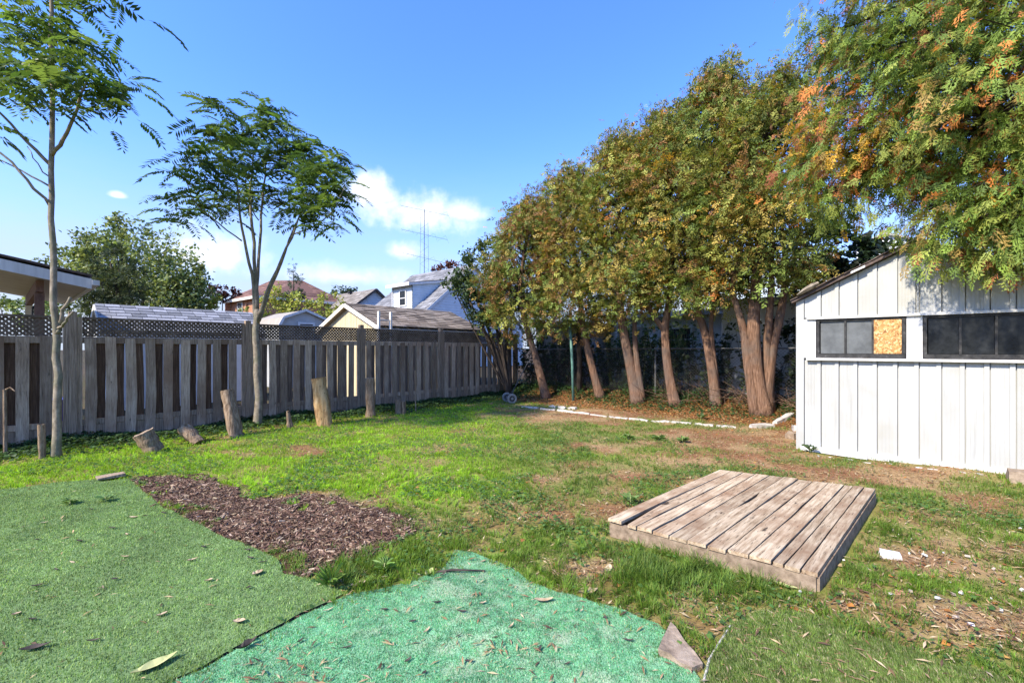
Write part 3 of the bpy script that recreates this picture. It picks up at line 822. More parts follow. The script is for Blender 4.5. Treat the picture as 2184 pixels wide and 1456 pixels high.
sp = t.add('ShaderNodeSeparateColor'); t.l.new(vo.outputs['Color'], sp.inputs[0])
t.l.new(t.ramp(sp.outputs[0], [(0, (.20, .085, .022)), (.35, (.38, .19, .055)), (.7, (.50, .29, .10)), (1, (.58, .42, .22))]), b.inputs['Base Color'])
b.inputs['Roughness'].default_value = .8; bump(t, b, vo.outputs['Distance'], .4, .004)
M['osb'] = m
def window(a0, a1, kinds, drop=0):
    wn_ = MB(); z0, z1 = 1.325, 1.858; fw = .036
    wn_.box(spt((a0 + a1) / 2, .004, z0 + .028), W * (a1 - a0) / 2, U * .024, Vector((0, 0, .028)))
    wn_.box(spt((a0 + a1) / 2, .004, z1 - .012), W * (a1 - a0) / 2, U * .024, Vector((0, 0, .012)))
    for aa in (a0 + fw / 2, a1 - fw / 2): wn_.box(spt(aa, .004, (z0 + z1) / 2 + .016), W * fw / 2, U * .024, Vector((0, 0, (z1 - z0) / 2 - .041)))
    win = wn_.build('window', M['dark_frame'], shed)
    n = len(kinds); wd = (a1 - a0 - 2 * fw) / n
    for i, kd in enumerate(kinds):
        x0 = a0 + fw + wd * i; x1 = x0 + wd
        if i:
            mb = MB(); mb.box(spt(x0, .006, (z0 + z1) / 2 + .016), W * .011, U * .02, Vector((0, 0, (z1 - z0) / 2 - .042))); mb.build('mullion', M['dark_frame'], win)
        mb = MB(); nn_ = {'dark': .02, 'dusty': .018, 'osb': -.008}[kd]; e = .012 if kd != 'osb' else .004
        mb.box(spt((x0 + x1) / 2, nn_, (z0 + z1) / 2 + .016), W * (wd / 2 - e), U * .004, Vector((0, 0, (z1 - z0) / 2 - .044)))
        mb.build('pane' if kd != 'osb' else 'board_infill', M[{'dark': 'glass_dark', 'dusty': 'glass_dusty', 'osb': 'osb'}[kd]], win)
    return win
tag(window(.232, 1.178, ('dusty', 'dusty', 'osb')), 'window with two dusty panes and a chipboard infill')
tag(window(1.34, 2.295, ('dark', 'dark', 'dark')), 'window with three black panes')
# roof: two slabs with worn felt edge
M['roof_felt'] = m_noise('worn brown roof felt', [(.3, (.045, .035, .03)), (.6, (.13, .095, .08)), (.8, (.24, .20, .17))], 14, 7, .95, bmp=.6, dist=.01)
def rp(a, n, dz): return spt(a, n, roofz(a) + dz)
for sg in (-1, 1):
    a_e = MID + sg * (MID + .07)
    mb = MB(); q = [rp(a_e, -.09, .045), rp(MID, -.09, .045), rp(MID, SHD + .1, .045), rp(a_e, SHD + .1, .045)]
    if sg > 0: q = [q[0], q[3], q[2], q[1]]
    mb.slab(q if sg > 0 else q, .035); mb.build('roof', M['roof_felt'], shed)
    # ragged shingle ends hanging over the front edge
    n = 13
    for i in range(n):
        t0, t1 = i / n, (i + 1.04) / n
        aa, ab = a_e + (MID - a_e) * t0, a_e + (MID - a_e) * t1
        dn = random.uniform(-.015, .012); n_out = -.10 - random.uniform(0, .035)
        mb = MB(); mb.prism([rp(aa, n_out, .050 + dn * .3), rp(ab, n_out + random.uniform(-.01, .01), .050 + dn), rp(ab, .2, .050), rp(aa, .2, .050)],
                            [rp(aa, n_out, .060 + dn * .3), rp(ab, n_out, .062 + dn), rp(ab, .2, .060), rp(aa, .2, .060)]); mb.build('shingle', M['roof_felt'], shed)
mb = MB(); mb.box(spt(SHW / 2 + .1, -.005, .02), W * (SHW / 2 - .1), U * .03, Vector((0, 0, .045))); mb.build('sill_beam', M['pale_wood'] if 'pale_wood' in M else M['white_paint'], shed)
# curled strips of felt at the left eave
mb = MB()
pa = [rp(.02, -.13, .07), rp(.10, -.15, .085), rp(.20, -.14, .095), rp(.27, -.12, .10)]
mb.tube(pa, [.012, .026, .032, .018], 7, lobes=3, lamp=.3); mb.build('curled_felt', M['bark_pale'], shed)
mb = MB(); mb.box(rp(.70, -.115, .018), (W * .075 + Vector((0, 0, .035))), U * .006, Vector((0, 0, .014))); mb.build('loose_flashing', M['white_paint'], shed)

# ================================================================ WOODEN PLATFORM
M['plank'] = m_noise('bleached platform plank', [(.24, (.10, .064, .036)), (.42, (.345, .255, .16)), (.6, (.50, .40, .27)), (.8, (.61, .515, .38))], 7, 9, .9, (7, .45, 7), .5, .004, .12, rot=(0, 0, math.atan2(-.717, .697) * -1), perobj=.3, mixcol=(.25, .155, .09), mixscale=2.6, crack=.9)
M['plank_dark'] = m_noise('platform frame wood', [(.25, (.09, .065, .042)), (.55, (.26, .195, .135)), (.8, (.38, .305, .225))], 7, 8, .9, (3, 3, 3), .5, .004, .12)
pal = thing('wooden_platform', 'low weathered plank platform lying on the lawn before the shed', 'platform', (2.1, 3.75, 0))
cL, cB, cR, cF = Vector((.747, 3.46, 0)), Vector((2.285, 4.9, 0)), Vector((3.44, 4.21, 0)), Vector((1.798, 2.616, 0))
def bil(s, t): return cL * (1 - s) * (1 - t) + cF * s * (1 - t) + cR * s * t + cB * (1 - s) * t     # s across planks, t along
ZT = .125
cuts = [0, .087, .175, .262, .352, .445, .54, .632, .728, .822, .872, .935, 1.0]
for i in range(len(cuts) - 1):
    s0, s1 = cuts[i], cuts[i + 1]
    r = np.random.default_rng(300 + i)
    ns = 12; lo = []; hi = []; V = []; F = []
    lift = r.normal(0, .0025); tail = r.normal(0, .004, 2)
    for j in range(ns + 1):
        t = j / ns
        tt = t + (tail[0] if j == 0 else tail[1] if j == ns else 0)
        e0, e1 = r.normal(0, .0013, 2)
        g0, g1 = .0028, .0028
        if i == 1 and t < .30: g0 += .034 * (1 - t / .30)
        if i == 5 and .42 < t < .62: g0 += .020
        if i == 7 and .5 < t < .8: g1 += .007
        if i == 3 and t < .35: g0 += .008 * r.random()
        a, b = bil(s0 + g0 + abs(e0), tt), bil(s1 - g1 - abs(e1), tt)
        z = ZT + lift + .003 * math.sin(t * 5 + i)
        if i == 0: z += .012 * (1 - t)
        w0, w1 = r.normal(0, .001, 2)
        V += [(a.x, a.y, z + w0), (b.x, b.y, z + w1), (b.x, b.y, z - .024), (a.x, a.y, z - .024)]
        if j:
            p, q = (j - 1) * 4, j * 4
            for k in range(4): F.append((p + k, p + (k + 1) % 4, q + (k + 1) % 4, q + k))
    F.append((0, 3, 2, 1)[::-1]); n = ns * 4; F.append((n, n + 1, n + 2, n + 3)[::-1])
    me = mesh_np('plank', V, np.array(F)); obj('plank', me, M['plank'], pal)
def frame_piece(a, b, z0, z1, th, nm='frame_board'):
    mb = MB(); mb.bar(a + Vector((0, 0, (z0 + z1) / 2)), b + Vector((0, 0, (z0 + z1) / 2)), th, z1 - z0); mb.build(nm, M['plank_dark'], pal)
ctr = (cL + cR) / 2
ins_ = lambda p, k=.02: p + (ctr - p) * k
frame_piece(ins_(cL), ins_(cF), -.01, .097, .035); frame_piece(ins_(cF), ins_(cR), -.01, .095, .035)
frame_piece(ins_(cB), ins_(cR), -.01, .095, .035); frame_piece(ins_(cL), ins_(cB), -.01, .095, .035)
for q in (.25, .5, .75): frame_piece(bil(.04, q), bil(.96, q), -.01, .094, .035, 'joist')

# ================================================================ FOLIAGE TEMPLATES
def diamond(p, d, n, L, wd, curl=0.0):
    p = np.array(p, float); d = np.array(d, float) / np.linalg.norm(d); n = np.array(n, float)
    s = np.cross(d, n); s /= np.linalg.norm(s)
    return [p, p + d * L * .5 - s * wd / 2 + n * curl * L, p + d * L * .5 + s * wd / 2 + n * curl * L, p + d * L]
def compose(ds):
    V = []; F = []
    for q in ds:
        k = len(V); V += list(q); F += [(k, k + 2, k + 1), (k + 1, k + 2, k + 3)]
    return np.array(V), np.array(F)
def spray_small(seed):
    r = np.random.default_rng(seed); ds = []
    for i in range(6):
        t = .08 + .14 * i; sg = 1 if i % 2 else -1
        a = sg * r.uniform(.5, .95); L = r.uniform(.34, .5) * (1.05 - .35 * t)
        ds.append(diamond((0, t, -.18 * t * t), (math.sin(a), math.cos(a), r.uniform(-.35, .15)), (r.uniform(-.5, .5), 0, 1), L, r.uniform(.10, .17)))
    ds.append(diamond((0, .62, -.10), (r.uniform(-.2, .2), 1, -.35), (0, .2, 1), .42, .13))
    return compose(ds)
def spray_big(seed):
    r = np.random.default_rng(seed); ds = []
    ds.append(diamond((0, 0, 0), (0, 1, -.1), (0, 0, 1), 1.0, .03))
    for i in range(8):
        t = .06 + .11 * i; sg = 1 if i % 2 else -1
        a0 = sg * r.uniform(.38, .62); L0 = r.uniform(.36, .5) * (1.1 - .65 * t)
        base = np.array((0, t, -.2 * t * t)); dr = np.array((math.sin(a0), math.cos(a0), r.uniform(-.3, .0)))
        for j in range(3):
            u = .12 + .27 * j; s2 = 1 if j % 2 else -1
            a = a0 + s2 * r.uniform(.35, .6)
            ds.append(diamond(base + dr * L0 * u, (math.sin(a), math.cos(a), r.uniform(-.35, .05)), (r.uniform(-.35, .35), 0, 1), L0 * r.uniform(.45, .62), r.uniform(.042, .062)))
        ds.append(diamond(base + dr * L0 * .3, dr, (0, 0, 1), L0 * .75, .06))
    return compose(ds)
def pinnate(seed):
    r = np.random.default_rng(seed); ds = []
    arc = lambda t: np.array((0, t * (1 - .10 * t), .16 * t - .52 * t * t))
    for i in range(5):
        t = i / 5; p, q = arc(t), arc((i + 1) / 5); ds.append(diamond(p, q - p, (1, 0, 0), np.linalg.norm(q - p) * 1.1, .012)); 
    for i in range(10):
        t = .18 + .078 * i; p = arc(t)
        for sg in (-1, 1):
            L = (.20 + .06 * math.sin(math.pi * (t - .1))) * r.uniform(.85, 1.15)
            d_ = (sg * 1.0, .45 + r.uniform(-.15, .15), -.35 + r.uniform(-.25, .15))
            ds.append(diamond(p, d_, (sg * .25 + r.uniform(-.3, .3), .1, 1), L, r.uniform(.075, .10), -.04))
    ds.append(diamond(arc(.96), (0, 1, -.6), (0, .3, 1), .2, .07))
    return compose(ds)
def leafcloud(name, mat, parent, temps, pos, dirs, nrm, size, col, kind=None):
    """real leaf-sized faces, several templates mixed"""
    Vs, Fs, Cs = [], [], []; n0 = 0
    which = rng.integers(0, len(temps), len(pos))
    for i, (T, F) in enumerate(temps):
        k = which == i
        if not k.any(): continue
        V, FF = scatter(T, F, frames(dirs[k], nrm[k]), pos[k], size[k])
        Vs.append(V); Fs.append(FF + n0); n0 += len(V); Cs.append(rep(col[k], len(T)))
    return obj(name, mesh_np(name, np.vstack(Vs), np.vstack(Fs), np.vstack(Cs)), mat, parent, kind)
def rand_unit(n): return norm(rng.normal(size=(n, 3)))
def bez(p0, p1, p2, n=7):
    p0, p1, p2 = Vector(p0), Vector(p1), Vector(p2)
    return [p0 * (1 - t) ** 2 + p1 * 2 * t * (1 - t) + p2 * t * t for t in [i / (n - 1) for i in range(n)]]
SPR = [spray_small(i) for i in range(5)]
SPB = [spray_big(i) for i in range(4)]
PIN = [pinnate(i) for i in range(4)]

# ================================================================ ROW OF CEDARS
def cedar(label, Y, stems, base_r, top_px, bot_z, Rmax, hues, nclump=150, per=30, lean=(0, 0), cshift=0.0):
    """stems: list of pixel polylines, first point is the foot"""
    f = stems[0][0]; foot = P(f[0], f[1], Y); foot.z = h1(foot.x, foot.y)
    t = thing('cedar_tree', label, 'tree', foot, 'row of cedars along the back fence')
    tops = []
    tr = MB()
    for si, st in enumerate(stems):
        pts = [P(a, b, Y + (random.uniform(-.08, .08) if i else 0)) for i, (a, b) in enumerate(st)]
        if st[0][1] > 840: pts[0].z = foot.z - .08
        # densify with a smooth curve
        dense = []
        for i in range(len(pts) - 1):
            for q in range(4): dense.append(pts[i].lerp(pts[i + 1], q / 4))
        dense.append(pts[-1]); n = len(dense)
        for _ in range(2):
            dense = [dense[0]] + [(dense[i - 1] + dense[i] * 2 + dense[i + 1]) / 4 for i in range(1, n - 1)] + [dense[-1]]
        r0 = .86 * base_r * (1 if si == 0 else .62)
        rad = [r0 * (1 - .55 * i / n) * (1 + (.45 if si == 0 else .1) * math.exp(-i * .9)) for i in range(n)]
        tr.tube(dense, rad, 12, lobes=4, lamp=.13, seed=si + foot.x)
        tops.append((dense[-1], rad[-1]))
    top = P(top_px[0], top_px[1], Y)
    main, mr = tops[0]
    ax = bez(main, (main + top) / 2 + Vector((0, 0, .3)), top - Vector((0, 0, .35)), 8)
    tr.tube(ax, np.linspace(mr, .015, 8), 8)
    for q, qr in tops[1:]:
        tr.tube(bez(q, (q * 1.3 + top * .7) / 2, q.lerp(top, .55) + Vector((random.uniform(-.3, .3), random.uniform(-.3, .3), 0)), 6), np.linspace(qr, .012, 6), 7)
    tr.build('trunk', M['bark_red'], t, smooth=True)
    # clumps of sprays on an uneven spindle
    zt = top.z; cx = lambda z: main.x + (top.x - main.x) * np.clip((z - main.z) / (zt - main.z), -.4, 1) + cshift
    cy = main.y
    nclump = int(nclump * 1.5)
    u = rng.random(nclump)
    fz = u ** .85
    z = bot_z + (zt - bot_z) * fz
    prof = np.clip(np.sin(np.pi * np.clip(.18 + .82 * fz, 0, 1)) ** .78, .05, 1)
    ph = rng.random(nclump) * 6.283
    lump = .60 + .85 * fbm(ph * 1.3 + foot.x * 3, z * 1.3, 2)
    rr = Rmax * prof * lump * (1 - .42 * rng.random(nclump) ** 1.8)
    C = np.stack([cx(z) + rr * np.cos(ph), cy + rr * np.sin(ph) * .95, z], 1)
    out = np.stack([np.cos(ph), np.sin(ph), .25 + 0 * ph], 1)
    # twiggy boughs from stem to clumps
    br = MB()
    for i in range(0, nclump, 3):
        z0 = C[i][2] - .35 - .25 * rr[i]
        z0 = max(z0, main.z - .25)
        a = Vector((float(cx(z0)), cy, z0)); b_ = Vector(C[i])
        br.tube(bez(a, (a + b_) / 2 - Vector((0, 0, .1)), b_, 5), np.linspace(.028, .006, 5), 5, cap=False)
    br.build('boughs', M['bark_dark'], t, 'stuff')
    pal_ = np.array([(.14, .19, .038), (.23, .24, .05), (.28, .215, .05), (.25, .135, .05), (.55, .20, .045), (.52, .32, .05)])
    hi = rng.choice(6, nclump, p=np.array(hues) / sum(hues))
    n = nclump * per
    ci = np.repeat(np.arange(nclump), per)
    # broken colour: some sprays of a clump belong to another hue
    hh = np.where(rng.random(n) < .2, rng.choice(4, n, p=[.45, .3, .15, .1]), hi[ci])
    sg = .13 + .10 * rng.random(nclump); cb = (.72 + .62 * rng.random(nclump))[ci][:, None]; cdir = rng.normal(size=(nclump, 3)) * .45
    pos = C[ci] + rng.normal(size=(n, 3)) * sg[ci][:, None] * np.array([1, 1, 1.1])
    d_ = out[ci] * .7 + cdir[ci] + rng.normal(size=(n, 3)) * .38 + np.array([0, 0, -.55])
    col = cb * pal_[hh] * (.65 + .7 * rng.random((n, 1))) * (1 + .15 * rng.normal(size=(n, 1)))
    # spiky leaders on the top
    leafcloud('crown', M['frond'], t, SPR, pos, d_, rng.normal(size=(n, 3)) + out[ci] * .6 + np.array([0, 0, .4]), .145 + .125 * rng.random(n), np.clip(col, .008, 1))
    nl = 26
    a = rng.random(nl) * 6.283; zz = zt - .9 * rng.random(nl) ** 1.5; r_ = .12 + .55 * Rmax * (zt - zz)
    base = np.stack([cx(zz) + r_ * np.cos(a), cy + r_ * np.sin(a), zz - .1], 1)
    lb = MB()
    for i in range(nl):
        p = Vector(base[i]); e = p + Vector((math.cos(a[i]) * .18 + random.uniform(-.1, .1), math.sin(a[i]) * .18, random.uniform(.25, .5)))
        lb.tube([p, (p + e) / 2 + Vector((.02, 0, 0)), e], [.006, .004, .002], 4, cap=False)
        base[i] = (p + e) / 2 if i % 2 else e
    lb.build('twigs', M['bark_dark'], t, 'stuff')
    n = nl * 7; k = np.repeat(np.arange(nl), 7)
    leafcloud('leader_sprays', M['frond'], t, SPR, base[k] + rng.normal(size=(n, 3)) * .06, rng.normal(size=(n, 3)) * .6 + np.array([0, 0, .5]), rng.normal(size=(n, 3)), .09 + .07 * rng.random(n), pal_[rng.integers(1, 4, n)] * (.5 + .6 * rng.random((n, 1))), 'stuff')
    return t
#          label                                                     Y     stems (pixels)                                                                                     r     top        botz Rmax  hues g,y,o,b,or,gold
cedar('slender leaning cedar nearest the wooden fence corner', 12.9, [[(1166, 850), (1150, 790), (1128, 715), (1112, 660), (1108, 620)]], .135, (1135, 425), 2.0, 1.0, (4, 4, 4, 3.4, .22, .35), 150, 30)
cedar('browning cedar just right of the green metal pole', 12.3, [[(1282, 858), (1266, 795), (1244, 705), (1238, 640), (1225, 560)]], .135, (1215, 365), 2.05, 1.05, (4, 4, 4, 3.2, .22, .4), 160, 30)
cedar('cedar whose trunk splits into two stems low down', 11.5, [[(1360, 865), (1346, 790), (1328, 700), (1318, 620), (1320, 540)], [(1372, 866), (1356, 760), (1352, 690), (1362, 620)]], .17, (1320, 305), 2.2, 1.05, (5, 4, 3, 2.4, .3, .45), 165, 30)
cedar('cedar with open fork below its crown in mid row', 10.9, [[(1440, 874), (1424, 790), (1416, 700), (1428, 640), (1432, 560)], [(1418, 705), (1390, 668), (1368, 630)]], .15, (1410, 255), 2.55, 1.08, (5, 5, 3, 2.2, .3, .45), 175, 30)
cedar('pale barked cedar second from the shed with ridged trunk', 10.45, [[(1528, 876), (1520, 800), (1505, 710), (1482, 650), (1480, 560)], [(1534, 876), (1524, 780), (1514, 690), (1530, 620)]], .15, (1532, 160), 2.35, 1.2, (6, 5, 2, 1.8, .35, .3), 200, 32)
cedar('thick many stemmed cedar closest to the shed', 9.6, [[(1628, 890), (1612, 800), (1606, 700), (1612, 620), (1620, 520)], [(1612, 888), (1596, 780), (1584, 690), (1560, 620)], [(1640, 888), (1634, 760), (1640, 680), (1645, 600)], [(1632, 880), (1646, 740), (1668, 660), (1676, 590)]], .21, (1655, 170), 2.75, 1.28, (7, 5, 1.6, 1.4, .4, .35), 190, 34)

# ================================================================ BIG CEDAR OVER THE SHED
ctp = Vector((6.75, 4.35, 0))
big = thing('cedar_tree', 'big near cedar with orange tinged boughs hanging over the white shed', 'tree', ctp)
blobs = [(2110, 250, 5.2, 1.35), (1930, 225, 5.9, .95), (1800, 330, 6.3, .68), (1770, 400, 6.4, .42), (2160, 405, 4.8, .58), (1985, 85, 5.7, 1.1), (2270, 100, 5.0, 1.7), (1850, 95, 6.3, .62), (2030, 430, 5.2, .46), (2090, 465, 4.85, .32), (2190, 480, 4.7, .42), (2040, -190, 5.5, 1.5), (2400, 300, 4.6, 1.4), (1800, 60, 6.3, .35), (1895, 330, 5.9, .42)]
trk = MB(); trk.tube([ctp + Vector((0, 0, -.1)), ctp + Vector((-.03, .02, .5)), ctp + Vector((-.1, .1, 2.2)), ctp + Vector((-.25, .2, 4.5)), ctp + Vector((-.3, .3, 7.5))], [.34, .25, .21, .14, .04], 14, lobes=5, lamp=.12)
trk.build('trunk', M['bark_red'], big, smooth=True)
bo = MB(); Cs = []; Os = []; Sz = []
for (a, b, Y, r) in blobs:
    c = P(a, b, Y)
    z0 = max(2.0, c.z - .4 - .1 * r)
    s = ctp + Vector((-.2, .2, min(z0, 6.5)))
    bo.tube(bez(s, (s + c) / 2 + Vector((0, 0, .25)), c, 8), np.linspace(.06, .016, 8), 7, cap=False)
    nc = int(58 * r * r + 16 * r + 4)
    dd = rand_unit(nc); rad = r * (1 - .5 * rng.random(nc) ** 1.5) * (.85 + .35 * rng.random(nc))
    cc = np.array(c)[None] + dd * rad[:, None] * np.array([1, 1, .95])
    Cs.append(cc); Os.append(dd)
    for i in range(0, nc, 3): bo.tube(bez(c, (c + Vector(cc[i])) / 2 + Vector((0, 0, .05)), cc[i], 4), np.linspace(.015, .004, 4), 4, cap=False)
# drooping ends in front of the gable
for (a, b, Y) in ((1985, 530, 5.3), (2010, 520, 5.2), (2045, 520, 5.0), (2070, 545, 4.95), (2130, 500, 4.85), (2165, 520, 4.6), (1950, 490, 5.6), (1970, 500, 5.4), (2185, 515, 4.6), (1700, 300, 6.5), (1715, 210, 6.5), (1760, 130, 6.5), (1705, 390, 6.5), (1765, 65, 6.4), (1720, 345, 6.5)):
    Cs.append(np.array([P(a, b, Y)])); Os.append(np.array([(-.2, -.5, -.6)]))
bo.build('boughs', M['bark_dark'], big, 'stuff')
C = np.vstack(Cs); O = np.vstack(Os); per = 13; nC = len(C); ci = np.repeat(np.arange(nC), per); n = len(ci)
pal_ = np.array([(.12, .185, .033), (.185, .265, .044), (.26, .30, .06), (.29, .20, .055), (.55, .21, .055), (.52, .30, .035), (.30, .11, .045)])
hz_ = rng.choice(7, nC, p=np.array([6.2, 6.8, 4.6, 1.6, 1.8, .3, 1.1]) / 22.4)
# the left tip of the crown has turned gold and rust
pxc = CX + FPX * C[:, 0] / C[:, 1]; pyc = HY - (C[:, 2] - CAMH) * FPX / C[:, 1]
left = (pxc < 1880) & (pyc > 190) & (pyc < 440) & (rng.random(nC) < .55)
hz_[left] = rng.choice([3, 4, 5, 2, 6], left.sum(), p=[.2, .3, .28, .12, .1])
hh = np.where(rng.random(n) < .22, rng.choice(3, n), hz_[ci])
pos = C[ci] + rng.normal(size=(n, 3)) * .13
d_ = O[ci] * .8 + rng.normal(size=(n, 3)) * .45 + np.array([-.1, -.1, -.95])
col = pal_[hh] * (.7 + .6 * rng.random((n, 1)))
print('big cedar sprays', n)
leafcloud('crown', M['frond'], big, SPB, pos, d_, rng.normal(size=(n, 3)) * .8 + O[ci] * .8 + np.array([0, 0, .6]), .14 + .13 * rng.random(n), col)

# ================================================================ YOUNG TREES WITH LONG PINNATE LEAVES
def young(label, foot, tubes, tips, group, nl, leafsize, crown_px):
    t = thing('young_tree', label, 'tree', foot, group)
    for (pts, r0, r1, main) in tubes:
        tr = MB()
        dense = []
        for i in range(len(pts) - 1):
            for q in range(3): dense.append(pts[i].lerp(pts[i + 1], q / 3))
        dense.append(pts[-1]); n = len(dense)
        dense = [dense[0]] + [(dense[i - 1] + dense[i] * 2 + dense[i + 1]) / 4 + Vector((random.gauss(0, .009), random.gauss(0, .009), 0)) for i in range(1, n - 1)] + [dense[-1]]
        tr.tube(dense, np.linspace(r0, r1, n) * (1 + (.35 if main else 0) * np.exp(-np.arange(n) * 1.2)), 10 if main else 7, lobes=3, lamp=.05)
        tr.build('trunk' if main else 'branch', M['bark_pale'], t, smooth=True)
    pos = []; dr = []
    for (p, k, up) in tips:
        a0 = random.random() * 6.28
        for i in range(k):
            a = a0 + i * 2.4 + random.uniform(-.3, .3)
            pos.append(tuple(p + Vector((random.gauss(0, .18), random.gauss(0, .18), random.uniform(-.34, .22)))))
            dr.append((math.cos(a), math.sin(a), up + random.uniform(-.3, .45)))
    pos = np.array(pos); dr = np.array(dr); n = len(pos)
    col = pick([(.07, .125, .03), (.105, .175, .038), (.165, .24, .05), (.05, .088, .024)], [4, 4, 2, 2], n)
    leafcloud('crown', M['leaf_young'], t, PIN, pos, dr, np.tile((0, 0, 1.0), (n, 1)) + rng.normal(size=(n, 3)) * .38, leafsize * (.75 + .45 * rng.random(n)), col)
    return t
Y2 = 8.35
q = lambda a, b, dy=0.0: P(a, b, Y2 + dy)
f2 = q(551, 905); f2.z = h1(f2.x, f2.y)
tb = [([f2 - Vector((0, 0, .1)), q(552, 850), q(549, 770), q(546, 700), q(548, 660)], .072, .052, True),
      ([q(547, 690), q(543, 610), q(525, 535, -.2), q(512, 460, -.4), q(505, 395, -.5)], .036, .012, False),
      ([q(548, 670), q(546, 590), q(537, 480, .1), q(533, 400, .2), q(540, 330, .2)], .04, .012, False),
      ([q(549, 665), q(550, 590, .1), q(556, 490, .3), q(562, 400, .4), q(568, 330, .5)], .034, .012, False),
      ([q(550, 690), q(560, 650, -.1), q(590, 575, -.3), q(622, 505, -.5), q(645, 450, -.6)], .036, .012, False),
      ([q(552, 685), q(566, 640, .2), q(600, 560, .5), q(625, 490, .8), q(660, 420, .9)], .03, .012, False),
      ([q(516, 514, -.2), q(470, 480, -.4), q(412, 432, -.7), q(390, 370, -.9)], .013, .007, False),
      ([q(625, 500, -.5), q(670, 485, -.7), q(712, 450, -.9), q(735, 400, -1.0)], .012, .007, False),
      ([q(552, 470, .3), q(530, 440, .2), q(500, 390, -.1)], .012, .007, False)]
tips2 = []
cr = [(430, 300, -.9), (400, 370, -1.0), (380, 440, -.7), (470, 250, -.4), (500, 330, -.6), (520, 260, 0), (470, 390, -.8), (560, 240, .3), (600, 290, .2), (560, 330, 0), (610, 350, .4), (650, 330, .6), (540, 400, .4), (660, 400, -.6), (675, 360, -.8), (640, 450, -.8), (690, 440, -1.0), (610, 420, .8), (690, 340, .5), (500, 420, .5), (450, 330, .6), (580, 280, .9), (520, 300, 1.1), (650, 380, 1.2), (440, 420, .3), (700, 390, -.4)]
for (a, b, dy) in cr: tips2.append((q(a + 12, b, dy), 27, -.02))
young('young tree with umbrella crown and four slim stems at mid fence', f2, tb, tips2, 'young trees by the wooden fence', 9, .46, None)
Y1 = 5.95
q = lambda a, b, dy=0.0: P(a, b, Y1 + dy)
f1 = q(124, 978); f1.z = h1(f1.x, f1.y)
tb = [([f1 - Vector((0, 0, .1)), q(122, 900), q(124, 800), q(118, 690), q(112, 560), q(110, 420), q(109, 250), q(110, 80), q(112, -80), q(115, -200)], .050, .015, True),
      ([q(110, 332), q(135, 300, -.1), q(158, 250, -.2), q(175, 200, -.25), q(200, 140, -.3)], .026, .009, False),
      ([q(108, 352), q(60, 305, -.1), q(5, 245, -.3), q(-60, 190, -.4)], .022, .009, False),
      ([q(107, 440), q(60, 385, -.2), q(0, 325, -.3), q(-70, 280, -.4)], .020, .009, False),
      ([q(107, 398), q(50, 365, -.1), q(-20, 330, .1)], .012, .007, False), ([q(104, 376), q(80, 350), q(58, 312)], .009, .005, False),
      ([q(120, 712), q(128, 690), q(135, 660), q(150, 634)], .026, .017, False),
      ([q(122, 700), q(140, 686, -.1), q(157, 664, -.15)], .018, .012, False)]
tips1 = []
for (a, b, dy) in [(110, 120, 0), (150, 100, -.3), (190, 150, -.3), (170, 190, -.4), (215, 175, -.2), (60, 110, .2), (20, 150, -.3), (-40, 180, -.4), (100, 20, 0), (60, 40, -.3), (150, 40, .3), (10, 60, .2), (-60, 90, 0), (110, -80, 0), (180, 110, .5), (60, 170, .6), (120, 170, .3), (100, 190, -.3), (-60, 240, -.3), (40, -60, .2), (170, -40, -.2), (115, -200, 0), (140, 150, -.6), (20, 110, .5)]:
    tips1.append((q(a, b, dy), 13, -.05))
young('tall slim young tree with sawn off side branch near the carport', f1, tb, tips1, 'young trees by the wooden fence', 7, .46, None)

